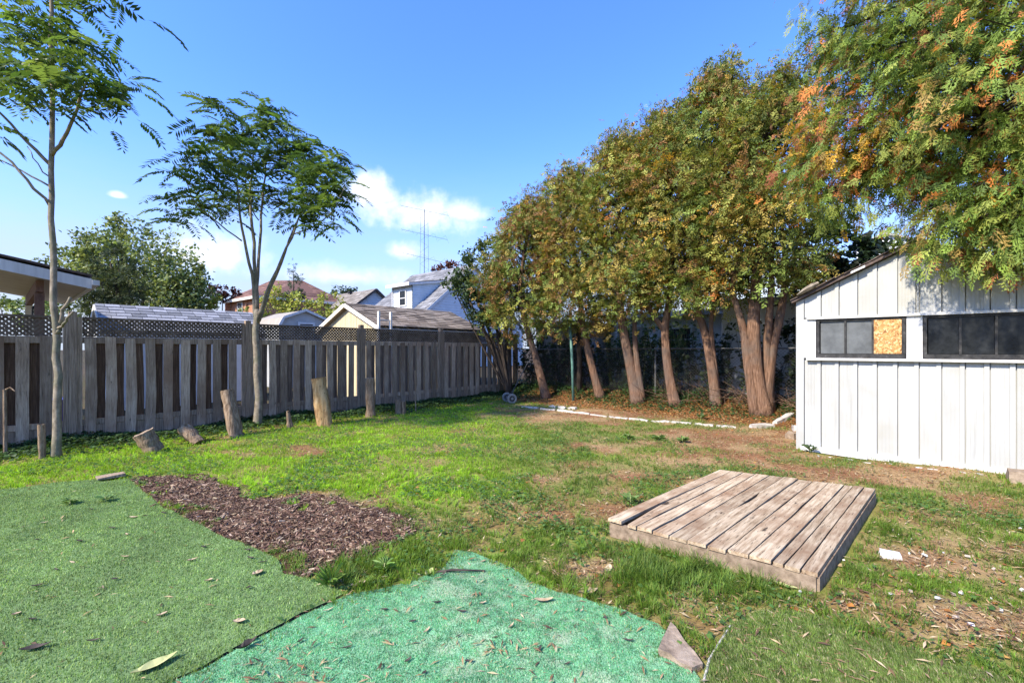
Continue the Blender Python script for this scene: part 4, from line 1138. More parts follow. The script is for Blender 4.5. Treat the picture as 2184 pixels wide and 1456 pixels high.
# ================================================================ OTHER TREES
def ltemplate():
    return [(LEAF * np.array([.75, 1, 1]), LEAFF)]
QT = [(QL * np.array([.8, 1, 1]), QLF), (QL * np.array([1.0, 1, 1]), QLF)]
def bushy(name, label, cat, foot, blobs, pal, wts, size, dens, stems=5, mat='leaf', r0=.08, group=None, twigs=0, T=QT, droop=-.2, barkm='bark_dark', shell=.55, spread=.14):
    t = thing(name, label, cat, foot, group)
    tr = MB(); tip = [Vector(b[0]) for b in blobs]
    for c in tip[:max(stems, 1)] if stems else []:
        tr.tube(bez(foot - Vector((0, 0, .1)), Vector(((foot.x * 2 + c.x) / 3, (foot.y * 2 + c.y) / 3, (foot.z + c.z) / 2)), c, 7), np.linspace(r0, r0 * .2, 7), 7)
    for c in tip[stems:]:
        tr.tube(bez(foot, Vector(((foot.x + c.x) / 2, (foot.y + c.y) / 2, (foot.z + c.z) * .45)), c, 6), np.linspace(r0 * .5, r0 * .12, 6), 5, cap=False)
    P_, O_ = [], []
    for c, r in blobs:
        c = np.array(c); n = int(dens * r * r)
        ncl = max(6, int(24 * r * r)); cd = rand_unit(ncl); cc = c + cd * (r * (1 - shell * rng.random((ncl, 1)) ** 1.6)) * np.array([1, 1, .85])
        k = rng.integers(0, ncl, n); P_.append(cc[k] + rng.normal(size=(n, 3)) * spread * max(r, .5)); O_.append(cd[k])
        for i in range(min(ncl, twigs)):
            e = cc[i] + cd[i] * r * .35 + np.array([0, 0, .1])
            tr.tube([c, (c + cc[i]) / 2, cc[i], e], [r0 * .12, r0 * .1, r0 * .07, .004], 4, cap=False)
            m = 14; s = rng.random(m)[:, None]; P_.append(c + (e - c) * (.6 + .42 * s) + rng.normal(size=(m, 3)) * .05 * r); O_.append(np.tile(cd[i], (m, 1)))
    tr.build('trunk', M[barkm], t, smooth=True)
    pos = np.vstack(P_); o = np.vstack(O_); n = len(pos)
    zone = (fbm(pos[:, 0] * 1.3 + 5, pos[:, 2] * 1.3, 2) - .5)[:, None]
    col = pick(pal, wts, n) * (1 + zone * .9)
    leafcloud('crown', M[mat], t, T, pos, o * .6 + rng.normal(size=(n, 3)) * .7 + np.array([0, 0, droop]), rng.normal(size=(n, 3)) * .6 + np.array([0, 0, .8]) + o * .4, size * (.7 + .6 * rng.random(n)), np.clip(col, .005, 1))
    return t
# dark leafy tree at the corner of the fences
ft = Vector((-.05, 13.55, 0)); ft.z = h1(ft.x, ft.y)
bushy('broadleaf_tree', 'dark green broadleaf tree at the fence corner beside the cedar row', 'tree', ft,
      [(P(1030, 590, 13.3), .85), (P(1065, 540, 13.6), .62), (P(985, 570, 13.2), .42), (P(1000, 640, 13.2), .62), (P(1060, 665, 13.2), .6), (P(960, 600, 13.2), .35), (P(1025, 690, 13.1), .30), (P(1090, 610, 13.6), .7)],
      [(.05, .085, .03), (.075, .12, .042), (.035, .06, .022), (.13, .155, .07)], [4, 3, 3, 1], .095, 2600, 4, r0=.09)
# climbing tree with very dark green leaves behind the shed
fb = Vector((7.3, 10.6, 0)); fb.z = h1(fb.x, fb.y)
bushy('broadleaf_tree', 'dark broad leaved vine tree rising behind the shed roof', 'tree', fb,
      [(P(1760, 540, 10.4), .8), (P(1830, 560, 10.0), .75), (P(1720, 620, 10.6), .7), (P(1880, 560, 9.8), .6), (P(1700, 700, 10.8), .6), (P(1780, 610, 10.2), .7), (P(1730, 480, 10.8), .4)],
      [(.018, .036, .014), (.028, .055, .02), (.012, .022, .01)], [3, 2, 3], .15, 900, 5, r0=.1)
# neighbours' trees beyond the wooden fence
YL = 21.0
fl = Vector((-18.6, YL, 0))
bl = [(P(270, 560, YL), 1.9), (P(200, 590, YL), 1.5), (P(340, 570, YL - .5), 1.6), (P(390, 620, YL), 1.3), (P(260, 500, YL), 1.1), (P(150, 560, YL), .9), (P(330, 640, YL - 1), 1.6), (P(420, 600, YL), .7), (P(130, 630, YL), 1.2), (P(410, 650, YL), 1.0), (P(200, 530, YL), .8)]
bushy('broadleaf_tree', 'large airy light green tree behind the left part of the fence', 'tree', fl, bl, [(.17, .22, .06), (.23, .28, .09), (.11, .15, .045), (.30, .32, .14)], [3, 3, 3, 1], .17, 620, 5, r0=.2, twigs=9, droop=.1, shell=.75, spread=.15)
fc = Vector((-14.4, 17.0, 0))
bushy('conifer', 'dense dark conifer in front of the large light green tree', 'tree', fc,
      [(P(235, 560, 17), .62), (P(215, 600, 17), .85), (P(275, 610, 17), .8), (P(240, 640, 17), 1.0), (P(190, 645, 17), .6), (P(300, 655, 17), .6), (P(250, 545, 17), .35)], [(.055, .075, .026), (.085, .10, .035), (.03, .045, .018)], [3, 2, 3], .24, 700, 1, mat='frond', r0=.14, T=SPR, droop=-.2)
fy = Vector((-10.6, 23.5, 0))
bushy('yellow_green_tree', 'bright yellow green tree before the brick house', 'tree', fy, [(P(605, 640, 23.5), .85), (P(580, 655, 23.5), .7), (P(640, 660, 23.5), .7)], [(.30, .33, .05), (.38, .40, .075), (.2, .25, .04), (.44, .42, .12)], [3, 3, 2, 1], .15, 620, 2, r0=.1)
fy = Vector((-9.3, 22.5, 0))
bushy('yellow_green_tree', 'yellow green bush crowning over the cream shed ridge', 'shrub', fy, [(P(700, 655, 22.5), .75), (P(722, 665, 22.5), .6), (P(670, 672, 22.5), .6)], [(.32, .35, .055), (.38, .40, .08), (.2, .25, .04)], [3, 3, 2], .15, 620, 2, r0=.1)
fs = Vector((-12.1, 24.8, 0))
bushy('conifer', 'small sparse spruce tip standing above the yellow green tree', 'tree', fs, [(P(626, 625, 24.8), .5), (P(627, 600, 24.8), .36), (P(625, 580, 24.8), .2), (P(626, 562, 24.8), .1), (P(626, 650, 24.8), .7)], [(.035, .055, .03), (.055, .08, .04)], [1, 1], .2, 900, 1, mat='frond', r0=.06, T=SPR)
fr = Vector((-23.5, 36, 0))
bushy('maple_tree', 'dark red leaved tree far behind the fence by the brick house', 'tree', fr, [(P(475, 622, 36), .8), (P(460, 628, 36), .8), (P(495, 630, 36), .6)], [(.055, .02, .018), (.09, .03, .025)], [1, 1], .22, 500, 2, r0=.1)
fr = Vector((-7.0, 38, 0))
bushy('maple_tree', 'rusty red tree peeking over the dormer house roof', 'tree', fr, [(P(930, 588, 38), .8), (P(955, 580, 38), .9), (P(975, 575, 38), .9)], [(.08, .03, .02), (.14, .05, .03)], [1, 1], .22, 500, 2, r0=.1)
fr = Vector((-16.0, 48, 0))
bushy('broadleaf_tree', 'small dark treetop over the grey gable house roof', 'tree', fr, [(P(735, 625, 48), 1.1), (P(755, 630, 48), .9), (P(715, 632, 48), .9)], [(.03, .055, .02), (.05, .08, .03)], [1, 1], .25, 300, 2, r0=.15)
fr = Vector((-13.5, 12.2, 0))
bushy('yellow_green_shrub', 'pale green shrub under the carport roof', 'shrub', fr, [(P(30, 655, 12.2), .5), (P(70, 670, 12.2), .4), (P(0, 650, 12.2), .4), (P(-50, 655, 12.4), .6), (P(100, 665, 12.6), .4)], [(.16, .22, .05), (.24, .28, .08), (.09, .13, .04)], [2, 2, 2], .1, 900, 3, r0=.04)
fr = Vector((-12.0, 23.0, 0))
bushy('yellow_green_shrub', 'yellow leafed shrub right of the grey roofed shed', 'shrub', fr, [(P(520, 672, 21), .35), (P(505, 678, 21), .3), (P(455, 655, 21), .6), (P(440, 670, 21), .6)], [(.30, .33, .06), (.2, .24, .05)], [2, 2], .12, 900, 2, r0=.04)

# ================================================================ NEIGHBOURS' BUILDINGS
M['grey_shingle'] = m_attr('grey shingles', .9, 25, .5, .3, .006)
M['brick_wall'] = m_noise('orange brick far', [(.3, (.30, .135, .075)), (.7, (.46, .24, .14))], 5, 6, .9, bmp=.2)
M['white_siding'] = m_noise('white house siding', [(.3, (.52, .54, .55)), (.7, (.62, .635, .64))], 3, 3, .6, bmp=.05)
M['blue_siding'] = m_noise('pale blue siding', [(.3, (.40, .48, .53)), (.7, (.50, .57, .61))], 3, 3, .6, bmp=.05)
M['cream'] = m_noise('cream shed boards', [(.3, (.48, .39, .23)), (.7, (.57, .48, .31))], 4, 5, .7, (3, 3, .4), .1)
M['cream_trim'] = m_noise('cream trim', [(.3, (.62, .56, .45)), (.7, (.75, .70, .6))], 6, 4, .7, bmp=.1)
M['stucco'] = m_noise('stained beige stucco', [(.3, (.22, .19, .15)), (.6, (.36, .32, .26)), (.8, (.44, .40, .34))], 3, 6, .9, bmp=.3, dist=.01)
M['grey_metal'] = m_noise('grey painted metal', [(.3, (.33, .33, .31)), (.7, (.42, .42, .395))], 3, 4, .6, bmp=.05)
M['soffit'] = m_noise('carport soffit', [(.3, (.46, .42, .36)), (.7, (.56, .52, .46))], 3, 4, .8, bmp=.05)
M['brown_wood'] = m_noise('brown stained beam', [(.3, (.10, .055, .035)), (.7, (.24, .13, .08))], 6, 5, .8, (3, 3, 1), .2)
M['black_iron'] = m_noise('black iron', [(.3, (.01, .01, .01)), (.7, (.03, .03, .03))], 10, 3, .5, bmp=.05)
def V3(*a): return Vector(a)
def shingled(parent, el_, er, rr_, rl, courses, tab, pal, th=.012, name='shingles'):
    """roof plane covered by overlapping tabs; corners eave-left, eave-right, ridge-right, ridge-left"""
    el_, er, rr_, rl = [Vector(p) for p in (el_, er, rr_, rl)]
    n = (er - el_).cross(rl - el_).normalized()
    if n.z < 0: n = -n
    dn_ = n * .06 * max(1.0, (er - el_).length / 8)
    mb = MB(); mb.slab([el_ - dn_, er - dn_, rr_ - dn_, rl - dn_] if (er - el_).cross(rr_ - el_).z > 0 else [el_ - dn_, rl - dn_, rr_ - dn_, er - dn_], .05, np.mean(np.array(pal), axis=0)); mb.build('roof_deck', M['grey_shingle'], parent)
    mb = MB(); pal = np.array(pal)
    for i in range(courses):
        t0, t1 = i / courses, (i + 1.0) / courses
        a0, b0 = el_.lerp(rl, t0), er.lerp(rr_, t0); a1, b1 = el_.lerp(rl, t1), er.lerp(rr_, t1)
        L = (b0 - a0).length; m = max(1, int(L / tab)); off = random.random()
        for j in range(m + 1):
            u0, u1 = max(0, (j - off) / m), min(1, (j + 1 - off) / m - .03 / m)
            if u1 <= u0: continue
            h0 = n * (.012 + th * (1 + .5 * random.random())); h1_ = n * .012
            c = pal[random.randrange(len(pal))] * random.uniform(.85, 1.15)
            p = [a0.lerp(b0, u0), a0.lerp(b0, u1), a1.lerp(b1, u1), a1.lerp(b1, u0)]
            mb.add([p[0] + h0, p[1] + h0, p[2] + h1_, p[3] + h1_, p[0], p[1]], [(0, 1, 2), (0, 2, 3), (4, 5, 1), (4, 1, 0)], c)
    mb.build(name, M['grey_shingle'], parent, 'stuff')
def poly_wall(parent, name, pts, th, mat, inward):
    mb = MB(); inward = Vector(inward).normalized() * th
    mb.prism([Vector(p) for p in pts], [Vector(p) + inward for p in pts]); return mb.build(name, mat, parent)
def lapped(parent, pts2, origin, ax, course, mat, out, proud=.012):
    """lap siding boards following a wall outline given as (a, z) polygon; joined as one part"""
    pts2 = list(pts2); zs = [p[1] for p in pts2]; z = min(zs); mb = MB(); out = Vector(out).normalized(); ax = Vector(ax)
    def span(zq):
        xs = []
        for i in range(len(pts2)):
            (xa, za), (xb, zb) = pts2[i], pts2[(i + 1) % len(pts2)]
            if (za - zq) * (zb - zq) <= 0 and za != zb: xs.append(xa + (xb - xa) * (zq - za) / (zb - za))
        return (min(xs), max(xs)) if len(xs) >= 2 else None
    while z < max(zs) - .02:
        z1 = min(z + course, max(zs) - .005)
        s0, s1 = span(z + 1e-3), span(z1 - 1e-3)
        if s0 and s1:
            O = Vector(origin)
            p = [O + ax * s0[0] + V3(0, 0, z) + out * proud, O + ax * s0[1] + V3(0, 0, z) + out * proud, O + ax * s1[1] + V3(0, 0, z1) + out * .002, O + ax * s1[0] + V3(0, 0, z1) + out * .002]
            q_ = [O + ax * s0[0] + V3(0, 0, z), O + ax * s0[1] + V3(0, 0, z)]
            mb.add(p + q_, [(0, 1, 2), (0, 2, 3), (4, 5, 1), (4, 1, 0)])
        z += course
    mb.build('siding', mat, parent, 'stuff')
def far_window(parent, c, ax, w_, h_, out, fm='white_paint'):
    ax = Vector(ax).normalized(); out = Vector(out).normalized(); c = Vector(c)
    mb = MB(); t_ = .07
    for sg in (-1, 1):
        mb.box(c + ax * sg * (w_ / 2 + t_ / 2) + out * .03, ax * t_ / 2, out * .03, V3(0, 0, h_ / 2 + t_)); mb.box(c + V3(0, 0, sg * (h_ / 2 + t_ / 2)) + out * .03, ax * w_ / 2, out * .03, V3(0, 0, t_ / 2))
    mb.box(c + out * .026, ax * w_ / 2, out * .018, V3(0, 0, .025))
    wd = mb.build('window', M[fm], parent)
    mb = MB(); mb.box(c + out * .012, ax * w_ / 2, out * .008, V3(0, 0, h_ / 2)); mb.build('pane', M['glass_dark'], wd)

# --- grey roofed shed just over the fence
def gable_shed(name, label, A, axis, side, L, half, ze, zr, roof_pal, wallm, gablem, courses, tab, over=.12, both=True):
    """A: ridge start on the ground; axis: ridge direction; side: direction of the near slope"""
    t = thing(name, label, 'shed', A); A = Vector(A); axis = Vector(axis).normalized(); side = Vector(side).normalized(); z = lambda v: V3(0, 0, v)
    for sg, nm in ((0, 'gable_wall'), (L, 'gable_wall')):
        o = A + axis * sg; inw = axis if sg == 0 else -axis
        poly_wall(t, nm, [o - side * half, o + side * half, o + side * half + z(ze), o + z(zr), o - side * half + z(ze)], .05, gablem, inw)
    for sg in (1, -1):
        p0 = A + side * half * sg + axis * .055; p1 = p0 + axis * (L - .11)
        poly_wall(t, 'wall', [p0, p1, p1 + z(ze), p0 + z(ze)], .05, wallm, -side * sg)
    sl = (zr - ze) / half
    for sg in ((1, -1) if both else (1,)):
        e = half + over
        a, b = A - axis * over, A + axis * (L + over)
        shingled(t, a + side * sg * e + z(zr - sl * e + .06), b + side * sg * e + z(zr - sl * e + .06), b + z(zr + .06), a + z(zr + .06), courses, tab, roof_pal)
        for o in (a - axis * .012, b + axis * .012):
            mb = MB(); mb.bar(o + side * sg * e + z(zr - sl * e), o + side * sg * .01 + z(zr), .025, .11, up=(0, 0, 1))
            mb.build('rake_board', M['cream_trim'] if wallm is M['cream'] else M['white_paint'], t)
        mb = MB(); mb.bar(a + side * sg * (e - .02) + z(zr - sl * e - .05), b + side * sg * (e - .02) + z(zr - sl * e - .05), .02, .1); mb.build('eave_board', M['cream_trim'] if wallm is M['cream'] else M['white_paint'], t)
    return t
gable_shed('neighbour_shed', 'shed with pale grey shingle roof just beyond the wooden fence', V3(-10.2, 11.0, 0), U, W, 3.35, 1.05, 1.85, 2.5,
           [(.20, .205, .215), (.26, .265, .28), (.30, .305, .32), (.17, .175, .185)], M['white_siding'], M['white_siding'], 9, .28, over=.08)
cs = gable_shed('neighbour_shed', 'cream boarded shed with brown striped shingle roof beyond the fence', V3(-4.76, 13.0, 0), U, W, 3.75, 1.6, 2.06, 2.72,
           [(.20, .16, .12), (.28, .23, .18), (.13, .105, .08), (.24, .20, .155)], M['cream'], M['cream'], 11, .34, over=.14)
# vertical grooves of the cream gable: separate boards
for i in range(11):
    a0 = -1.6 + i * 3.2 / 11; a1 = a0 + 3.2 / 11 - .012
    zf = lambda a: 2.06 + .66 * (1 - abs(a) / 1.6) - .03
    o = V3(-4.76, 13.0, 0) - U * .012
    mb = MB(); mb.prism([o + W * a0, o + W * a1, o + W * a1 + V3(0, 0, zf(a1)), o + W * a0 + V3(0, 0, zf(a0))][::-1], [p + U * .011 for p in [o + W * a0, o + W * a1, o + W * a1 + V3(0, 0, zf(a1)), o + W * a0 + V3(0, 0, zf(a0))]][::-1]); mb.build('gable_board', M['cream'], cs)
# --- ladder leaning on the cream shed
lad = thing('ladder', 'pale wooden ladder top leaning on the eave of the cream shed', 'ladder', V3(-3.0, 10.9, 0))
lb0, lt = P(806, 900, 10.9), P(808, 664, 11.6); lb0.z = 0
dx = U * .36
for k in (0, 1):
    mb = MB(); mb.bar(lb0 + dx * k, lt + dx * k, .05, .065, up=W); mb.build('rail', M['cream_trim'], lad)
for i in range(1, 9):
    a = lb0.lerp(lt, i / 9 + .02); mb = MB(); mb.bar(a + U * .02, a + dx - U * .02, .03, .03); mb.build('rung', M['cream_trim'], lad)

# --- gambrel shed
gt = thing('gambrel_shed', 'small grey metal barn roof shed behind the fence', 'shed', P(650, 745, 17) - V3(0, 0, CAMH))
gc_ = P(650, 745, 17); gc_.z = 0
prof = [(-.98, 2.28), (-.80, 2.62), (0, 2.93), (.80, 2.62), (.98, 2.28)]
poly_wall(gt, 'gable_wall', [gc_ + U * -.92, gc_ + U * .92] + [gc_ + U * (a * .94) + V3(0, 0, z - .04) for a, z in prof[::-1]], .04, M['grey_metal'], -W)
poly_wall(gt, 'gable_wall', [gc_ - W * 2.6 + U * -.92, gc_ - W * 2.6 + U * .92] + [gc_ - W * 2.6 + U * (a * .94) + V3(0, 0, z - .04) for a, z in prof[::-1]], .04, M['grey_metal'], W)
for sg in (-1, 1): poly_wall(gt, 'wall', [gc_ + U * sg * .92 - W * .05, gc_ + U * sg * .92 - W * 2.55, gc_ + U * sg * .92 - W * 2.55 + V3(0, 0, 2.3), gc_ + U * sg * .92 - W * .05 + V3(0, 0, 2.3)], .04, M['grey_metal'], -U * sg)
M['tan_roof'] = m_noise('tan roof sheets', [(.3, (.26, .23, .185)), (.7, (.35, .31, .26))], 4, 5, .8, bmp=.1)
for i in range(4):
    (a0, z0), (a1, z1) = prof[i], prof[i + 1]
    p = [gc_ + U * a0 + V3(0, 0, z0) + W * .1, gc_ + U * a1 + V3(0, 0, z1) + W * .1, gc_ + U * a1 + V3(0, 0, z1) - W * 2.7, gc_ + U * a0 + V3(0, 0, z0) - W * 2.7]
    mb = MB(); mb.slab([p[0], p[3], p[2], p[1]], -.03); mb.build('roof_sheet', M['tan_roof'], gt)
    mb = MB(); mb.bar(p[0] + W * .012, p[1] + W * .012, .02, .09, up=(0, 0, 1)); mb.build('rake_board', M['white_paint'], gt)
far_window(gt, gc_ + W * .002 + V3(0, 0, 2.33) + U * .05, U, .5, .14, W)

# --- carport roof at the left edge
cpk = thing('carport', 'neighbour carport with low white fasciaed roof and brown beam', 'carport', V3(-8.6, 7.6, 0))
E1 = V3(-7.50, 7.95, 2.58)                     # front right tip of the rake
slope = .185
def cq(s, n, dz=0.0): return E1 - U * s - W * n + V3(0, 0, slope * s + dz)
mb = MB(); mb.slab([cq(0, 0, .16), cq(0, 4.6, .16), cq(3.6, 4.6, .16), cq(3.6, 0, .16)], -.035); mb.build('roof', M['roof_felt'], cpk)
mb = MB(); mb.prism([cq(0, 0, -.06), cq(3.6, 0, -.06), cq(3.6, .03, -.06), cq(0, .03, -.06)], [cq(0, 0, .118), cq(3.6, 0, .118), cq(3.6, .03, .118), cq(0, .03, .118)]); mb.build('fascia', M['white_paint'], cpk)
mb = MB(); mb.prism([cq(0, .035, -.06), cq(.03, .035, -.06), cq(.03, 4.6, -.06), cq(0, 4.6, -.06)], [cq(0, .035, .118), cq(.03, .035, .118), cq(.03, 4.6, .118), cq(0, 4.6, .118)]); mb.build('fascia', M['white_paint'], cpk)
mb = MB(); mb.slab([cq(.04, .04, -.03), cq(.04, 4.58, -.03), cq(3.58, 4.58, -.03), cq(3.58, .04, -.03)], -.02); mb.build('soffit', M['soffit'], cpk)
mb = MB(); mb.box(cq(-.05, 2.3, .06), U * .05, W * 2.35, V3(0, 0, .045)); mb.build('gutter', M['white_paint'], cpk)
bA, bB = cq(.62, .35, -.16), cq(.62, 4.2, -.16)
mb = MB(); mb.bar(bA, bB, .10, .2); mb.build('beam', M['brown_wood'], cpk)
for q_ in (.45, 3.9):
    c = cq(.62, q_, 0); mb = MB(); mb.box(V3(c.x, c.y, (c.z - .27) / 2), U * .06, W * .06, V3(0, 0, (c.z - .27) / 2)); mb.build('post', M['brown_wood'] if q_ < 1 else M['cream_trim'], cpk)
ln_ = thing('lantern', 'black iron lantern hanging under the carport roof', 'lantern', P(78, 672, 9.4))
lc = P(78, 664, 9.4)
mb = MB()
for sa in (-1, 1):
    for sb in (-1, 1): mb.tube([lc + U * .06 * sa + W * .06 * sb + V3(0, 0, -.10), lc + U * .06 * sa + W * .06 * sb + V3(0, 0, .06)], .009, 5)
for zz in (-.10, -.02, .06): 
    for sa in (-1, 1): mb.bar(lc + U * .06 * sa - W * .06 + V3(0, 0, zz), lc + U * .06 * sa + W * .06 + V3(0, 0, zz), .012, .014); mb.bar(lc + W * .06 * sa - U * .06 + V3(0, 0, zz + .001), lc + W * .06 * sa + U * .06 + V3(0, 0, zz + .001), .012, .014)
mb.build('cage', M['black_iron'], ln_)
mb = MB(); mb.tube([lc + V3(0, 0, .06), lc + V3(0, 0, .10), lc + V3(0, 0, .16)], [.085, .06, .012], 8); mb.build('cap', M['black_iron'], ln_)
mb = MB(); mb.tube([lc + V3(0, 0, .16), V3(lc.x, lc.y, 2.75)], .006, 5); mb.build('hanger', M['black_iron'], ln_)
mb = MB(); mb.box(lc + V3(0, 0, -.02), U * .045, W * .045, V3(0, 0, .07)); mb.build('glass', M['glass_dusty'], ln_)

# --- white house with dormer
wh = thing('white_house', 'white sided house with grey roof and shed dormer', 'house', V3(-5.5, 28, 0))
D0 = P(836, 745, 28); D0.z = 0                 # dormer front, far-left foot on plan
DW = 2.1                                        # dormer width along W
zb, zt_ = 3.85, 5.36
sl = .80
def rz(u_): return 3.80 + sl * u_               # main roof height at distance u_ behind dormer front
Wl, Wr = -3.2, DW + 1.35                        # ends of the main roof along W
def hp(w_, u_, z_): return D0 + W * w_ + U * u_ + V3(0, 0, z_)
RIDGE = 3.9
shingled(wh, hp(Wl, -1.4, rz(-1.4)), hp(Wr, -1.4, rz(-1.4)), hp(Wr, RIDGE, rz(RIDGE)), hp(Wl, RIDGE, rz(RIDGE)), 22, .5, [(.17, .17, .175), (.21, .21, .215), (.14, .14, .145)])
shingled(wh, hp(Wr, 2 * RIDGE + 1.4, rz(-1.4)), hp(Wl, 2 * RIDGE + 1.4, rz(-1.4)), hp(Wl, RIDGE, rz(RIDGE)), hp(Wr, RIDGE, rz(RIDGE)), 10, .8, [(.17, .17, .175), (.21, .21, .215)])
gw = [(-1.1, 0), (2 * RIDGE + 1.1, 0), (2 * RIDGE + 1.1, rz(-1.1) - .08), (RIDGE, rz(RIDGE) - .1), (-1.1, rz(-1.1) - .08)]
poly_wall(wh, 'gable_wall', [hp(Wr - .12, a, z) for a, z in gw], .1, M['white_siding'], -W)
lapped(wh, gw, hp(Wr - .12, 0, 0), U, .16, M['white_siding'], W, .02)
poly_wall(wh, 'wall', [hp(Wl + .1, -1.1, 0), hp(Wr - .23, -1.1, 0), hp(Wr - .23, -1.1, rz(-1.1) - .1), hp(Wl + .1, -1.1, rz(-1.1) - .1)], .1, M['white_siding'], U)
mb = MB(); mb.bar(hp(Wr + .03, -1.4, rz(-1.4) - .1), hp(Wr + .03, RIDGE, rz(RIDGE) - .1), .04, .16, up=(0, 0, 1)); mb.build('rake_board', M['white_paint'], wh)
dtop = lambda u_: zt_ + .18 * u_
ue = (zt_ - 3.80) / (sl - .18)
poly_wall(wh, 'dormer_front', [hp(0, 0, zb - .2), hp(DW, 0, zb - .2), hp(DW, 0, zt_ - .02), hp(0, 0, zt_ - .02)], .08, M['white_siding'], U)
poly_wall(wh, 'dormer_side', [hp(DW, .0, zb - .1), hp(DW, ue, dtop(ue) - .02), hp(DW, 0, zt_ - .02)], .08, M['blue_siding'], -W)
lapped(wh, [(0.02, zb - .02), (ue, dtop(ue) - .02), (0.02, zt_ - .03)], hp(DW, 0, 0), U, .15, M['blue_siding'], W, .02)
mb = MB(); mb.slab([hp(-.2, -.3, zt_ + .06), hp(DW + .12, -.3, zt_ + .06), hp(DW + .12, ue + .2, dtop(ue) + .14), hp(-.2, ue + .2, dtop(ue) + .14)], .10); mb.build('dormer_roof', M['roof_felt'], wh)
mb = MB(); mb.bar(hp(-.2, -.32, zt_ - .02), hp(DW + .12, -.32, zt_ - .02), .04, .2); mb.build('dormer_fascia', M['white_paint'], wh)
mb = MB(); mb.bar(hp(DW + .1, -.28, zt_ - .03), hp(DW + .1, ue, dtop(ue) - .03), .04, .14); mb.build('dormer_fascia', M['white_paint'], wh)
mb = MB(); mb.tube([hp(.12, -.05, zt_ - .1), hp(.12, -.05, zb - .1)], .04, 6); mb.build('downpipe', M['white_paint'], wh)
far_window(wh, hp(DW * .56, -.002, zb + .72), W, .55, .85, -U)

# --- grey gable house
gh = thing('grey_house', 'small grey house with sided gable beyond the sheds', 'house', P(799, 745, 36) - V3(0, 0, CAMH))
g0 = P(799, 745, 36); g0.z = 0
zp, ze_, hf = 6.25, 4.9, 1.75
poly_wall(gh, 'gable_wall', [g0 - U * hf, g0 + U * hf, g0 + U * hf + V3(0, 0, ze_), g0 + V3(0, 0, zp), g0 - U * hf + V3(0, 0, ze_)], .1, M['grey_metal'], -W)
lapped(gh, [(-hf, 0), (hf, 0), (hf, ze_), (0, zp), (-hf, ze_)], g0, U, .2, M['white_siding'], W, .03)
for sg in (-1, 1):
    e0 = g0 + U * sg * (hf + .2) + V3(0, 0, ze_ - .15 + .08); r0_ = g0 + V3(0, 0, zp + .08)
    shingled(gh, e0 + W * .25, e0 - W * 7.5, r0_ - W * 7.5, r0_ + W * .25, 12, .6, [(.21, .185, .155), (.26, .235, .205), (.18, .16, .135)])
    mb = MB(); mb.bar(e0 + W * .28 - V3(0, 0, .06), r0_ + W * .28 - V3(0, 0, .06), .04, .16, up=(0, 0, 1)); mb.build('rake_board', M['roof_felt'], gh)
    poly_wall(gh, 'wall', [g0 + U * sg * hf - W * .12, g0 + U * sg * hf - W * 7.3, g0 + U * sg * hf - W * 7.3 + V3(0, 0, ze_ - .1), g0 + U * sg * hf - W * .12 + V3(0, 0, ze_ - .1)], .1, M['grey_metal'], -U * sg)
far_window(gh, g0 + W * .035 + V3(0, 0, 4.75), U, .9, .5, W)
mb = MB(); rv = g0 - W * 3.2 - U * .35; mb.box(rv + V3(0, 0, zp + .02), W * .15, U * .12, V3(0, 0, .1)); mb.build('roof_vent', M['black_iron'], gh)

# --- brick house with hipped red roof
bh = thing('brick_house', 'orange brick house with red brown hipped roof', 'house', P(590, 745, 40) - V3(0, 0, CAMH))
A_ = [P(472, 639, 37), P(560, 628, 33), P(720, 630, 41), P(650, 632, 46)]
zE = 5.45
fA, fB, fC, fD = V3(-24.0, 37.0, 0), V3(-19.0, 33.0, 0), V3(-14.2, 38.6, 0), V3(-19.2, 42.6, 0)
r1, r2 = V3(-20.6, 38.2, 7.35), V3(-17.9, 38.0, 7.30)
for a, b in ((fA, fB), (fB, fC), (fC, fD), (fD, fA)):
    cen_ = (fA + fB + fC + fD) / 4; inn = (cen_ - (a + b) / 2).normalized()
    poly_wall(bh, 'wall', [a + inn * .4, b + inn * .4, b + inn * .4 + V3(0, 0, zE), a + inn * .4 + V3(0, 0, zE)], .15, M['brick_wall'], inn)
red = [(.17, .095, .07), (.23, .13, .10), (.135, .075, .06)]
Z = V3(0, 0, zE)
shingled(bh, fA + Z, fB + Z, r2 * .5 + r1 * .5, r1, 14, .6, red); shingled(bh, fB + Z, fC + Z, r2, r2 * .5 + r1 * .5, 14, .6, red)
shingled(bh, fC + Z, fD + Z, r1, r2, 8, .9, red); shingled(bh, fD + Z, fA + Z, r1, r1 + V3(.05, 0, 0), 8, .9, red)
for a, b in ((fA, fB), (fB, fC)):
    mb = MB(); mb.bar(a + Z - V3(0, 0, .1), b + Z - V3(0, 0, .1), .06, .2); mb.build('fascia', M['cream_trim'], bh)
ndir = V3(-(fB - fA).y, (fB - fA).x, 0).normalized(); ndir = -ndir if ndir.y > 0 else ndir
far_window(bh, fA.lerp(fB, .40) + V3(0, 0, 4.7) - ndir * .38, fB - fA, .9, .9, ndir)
mb = MB(); mb.box(fA.lerp(fB, .62) + V3(0, 0, 2.5) - ndir * .30, (fB - fA).normalized() * .05, ndir * .05, V3(0, 0, 2.5)); mb.build('downpipe', M['brown_wood'], bh)

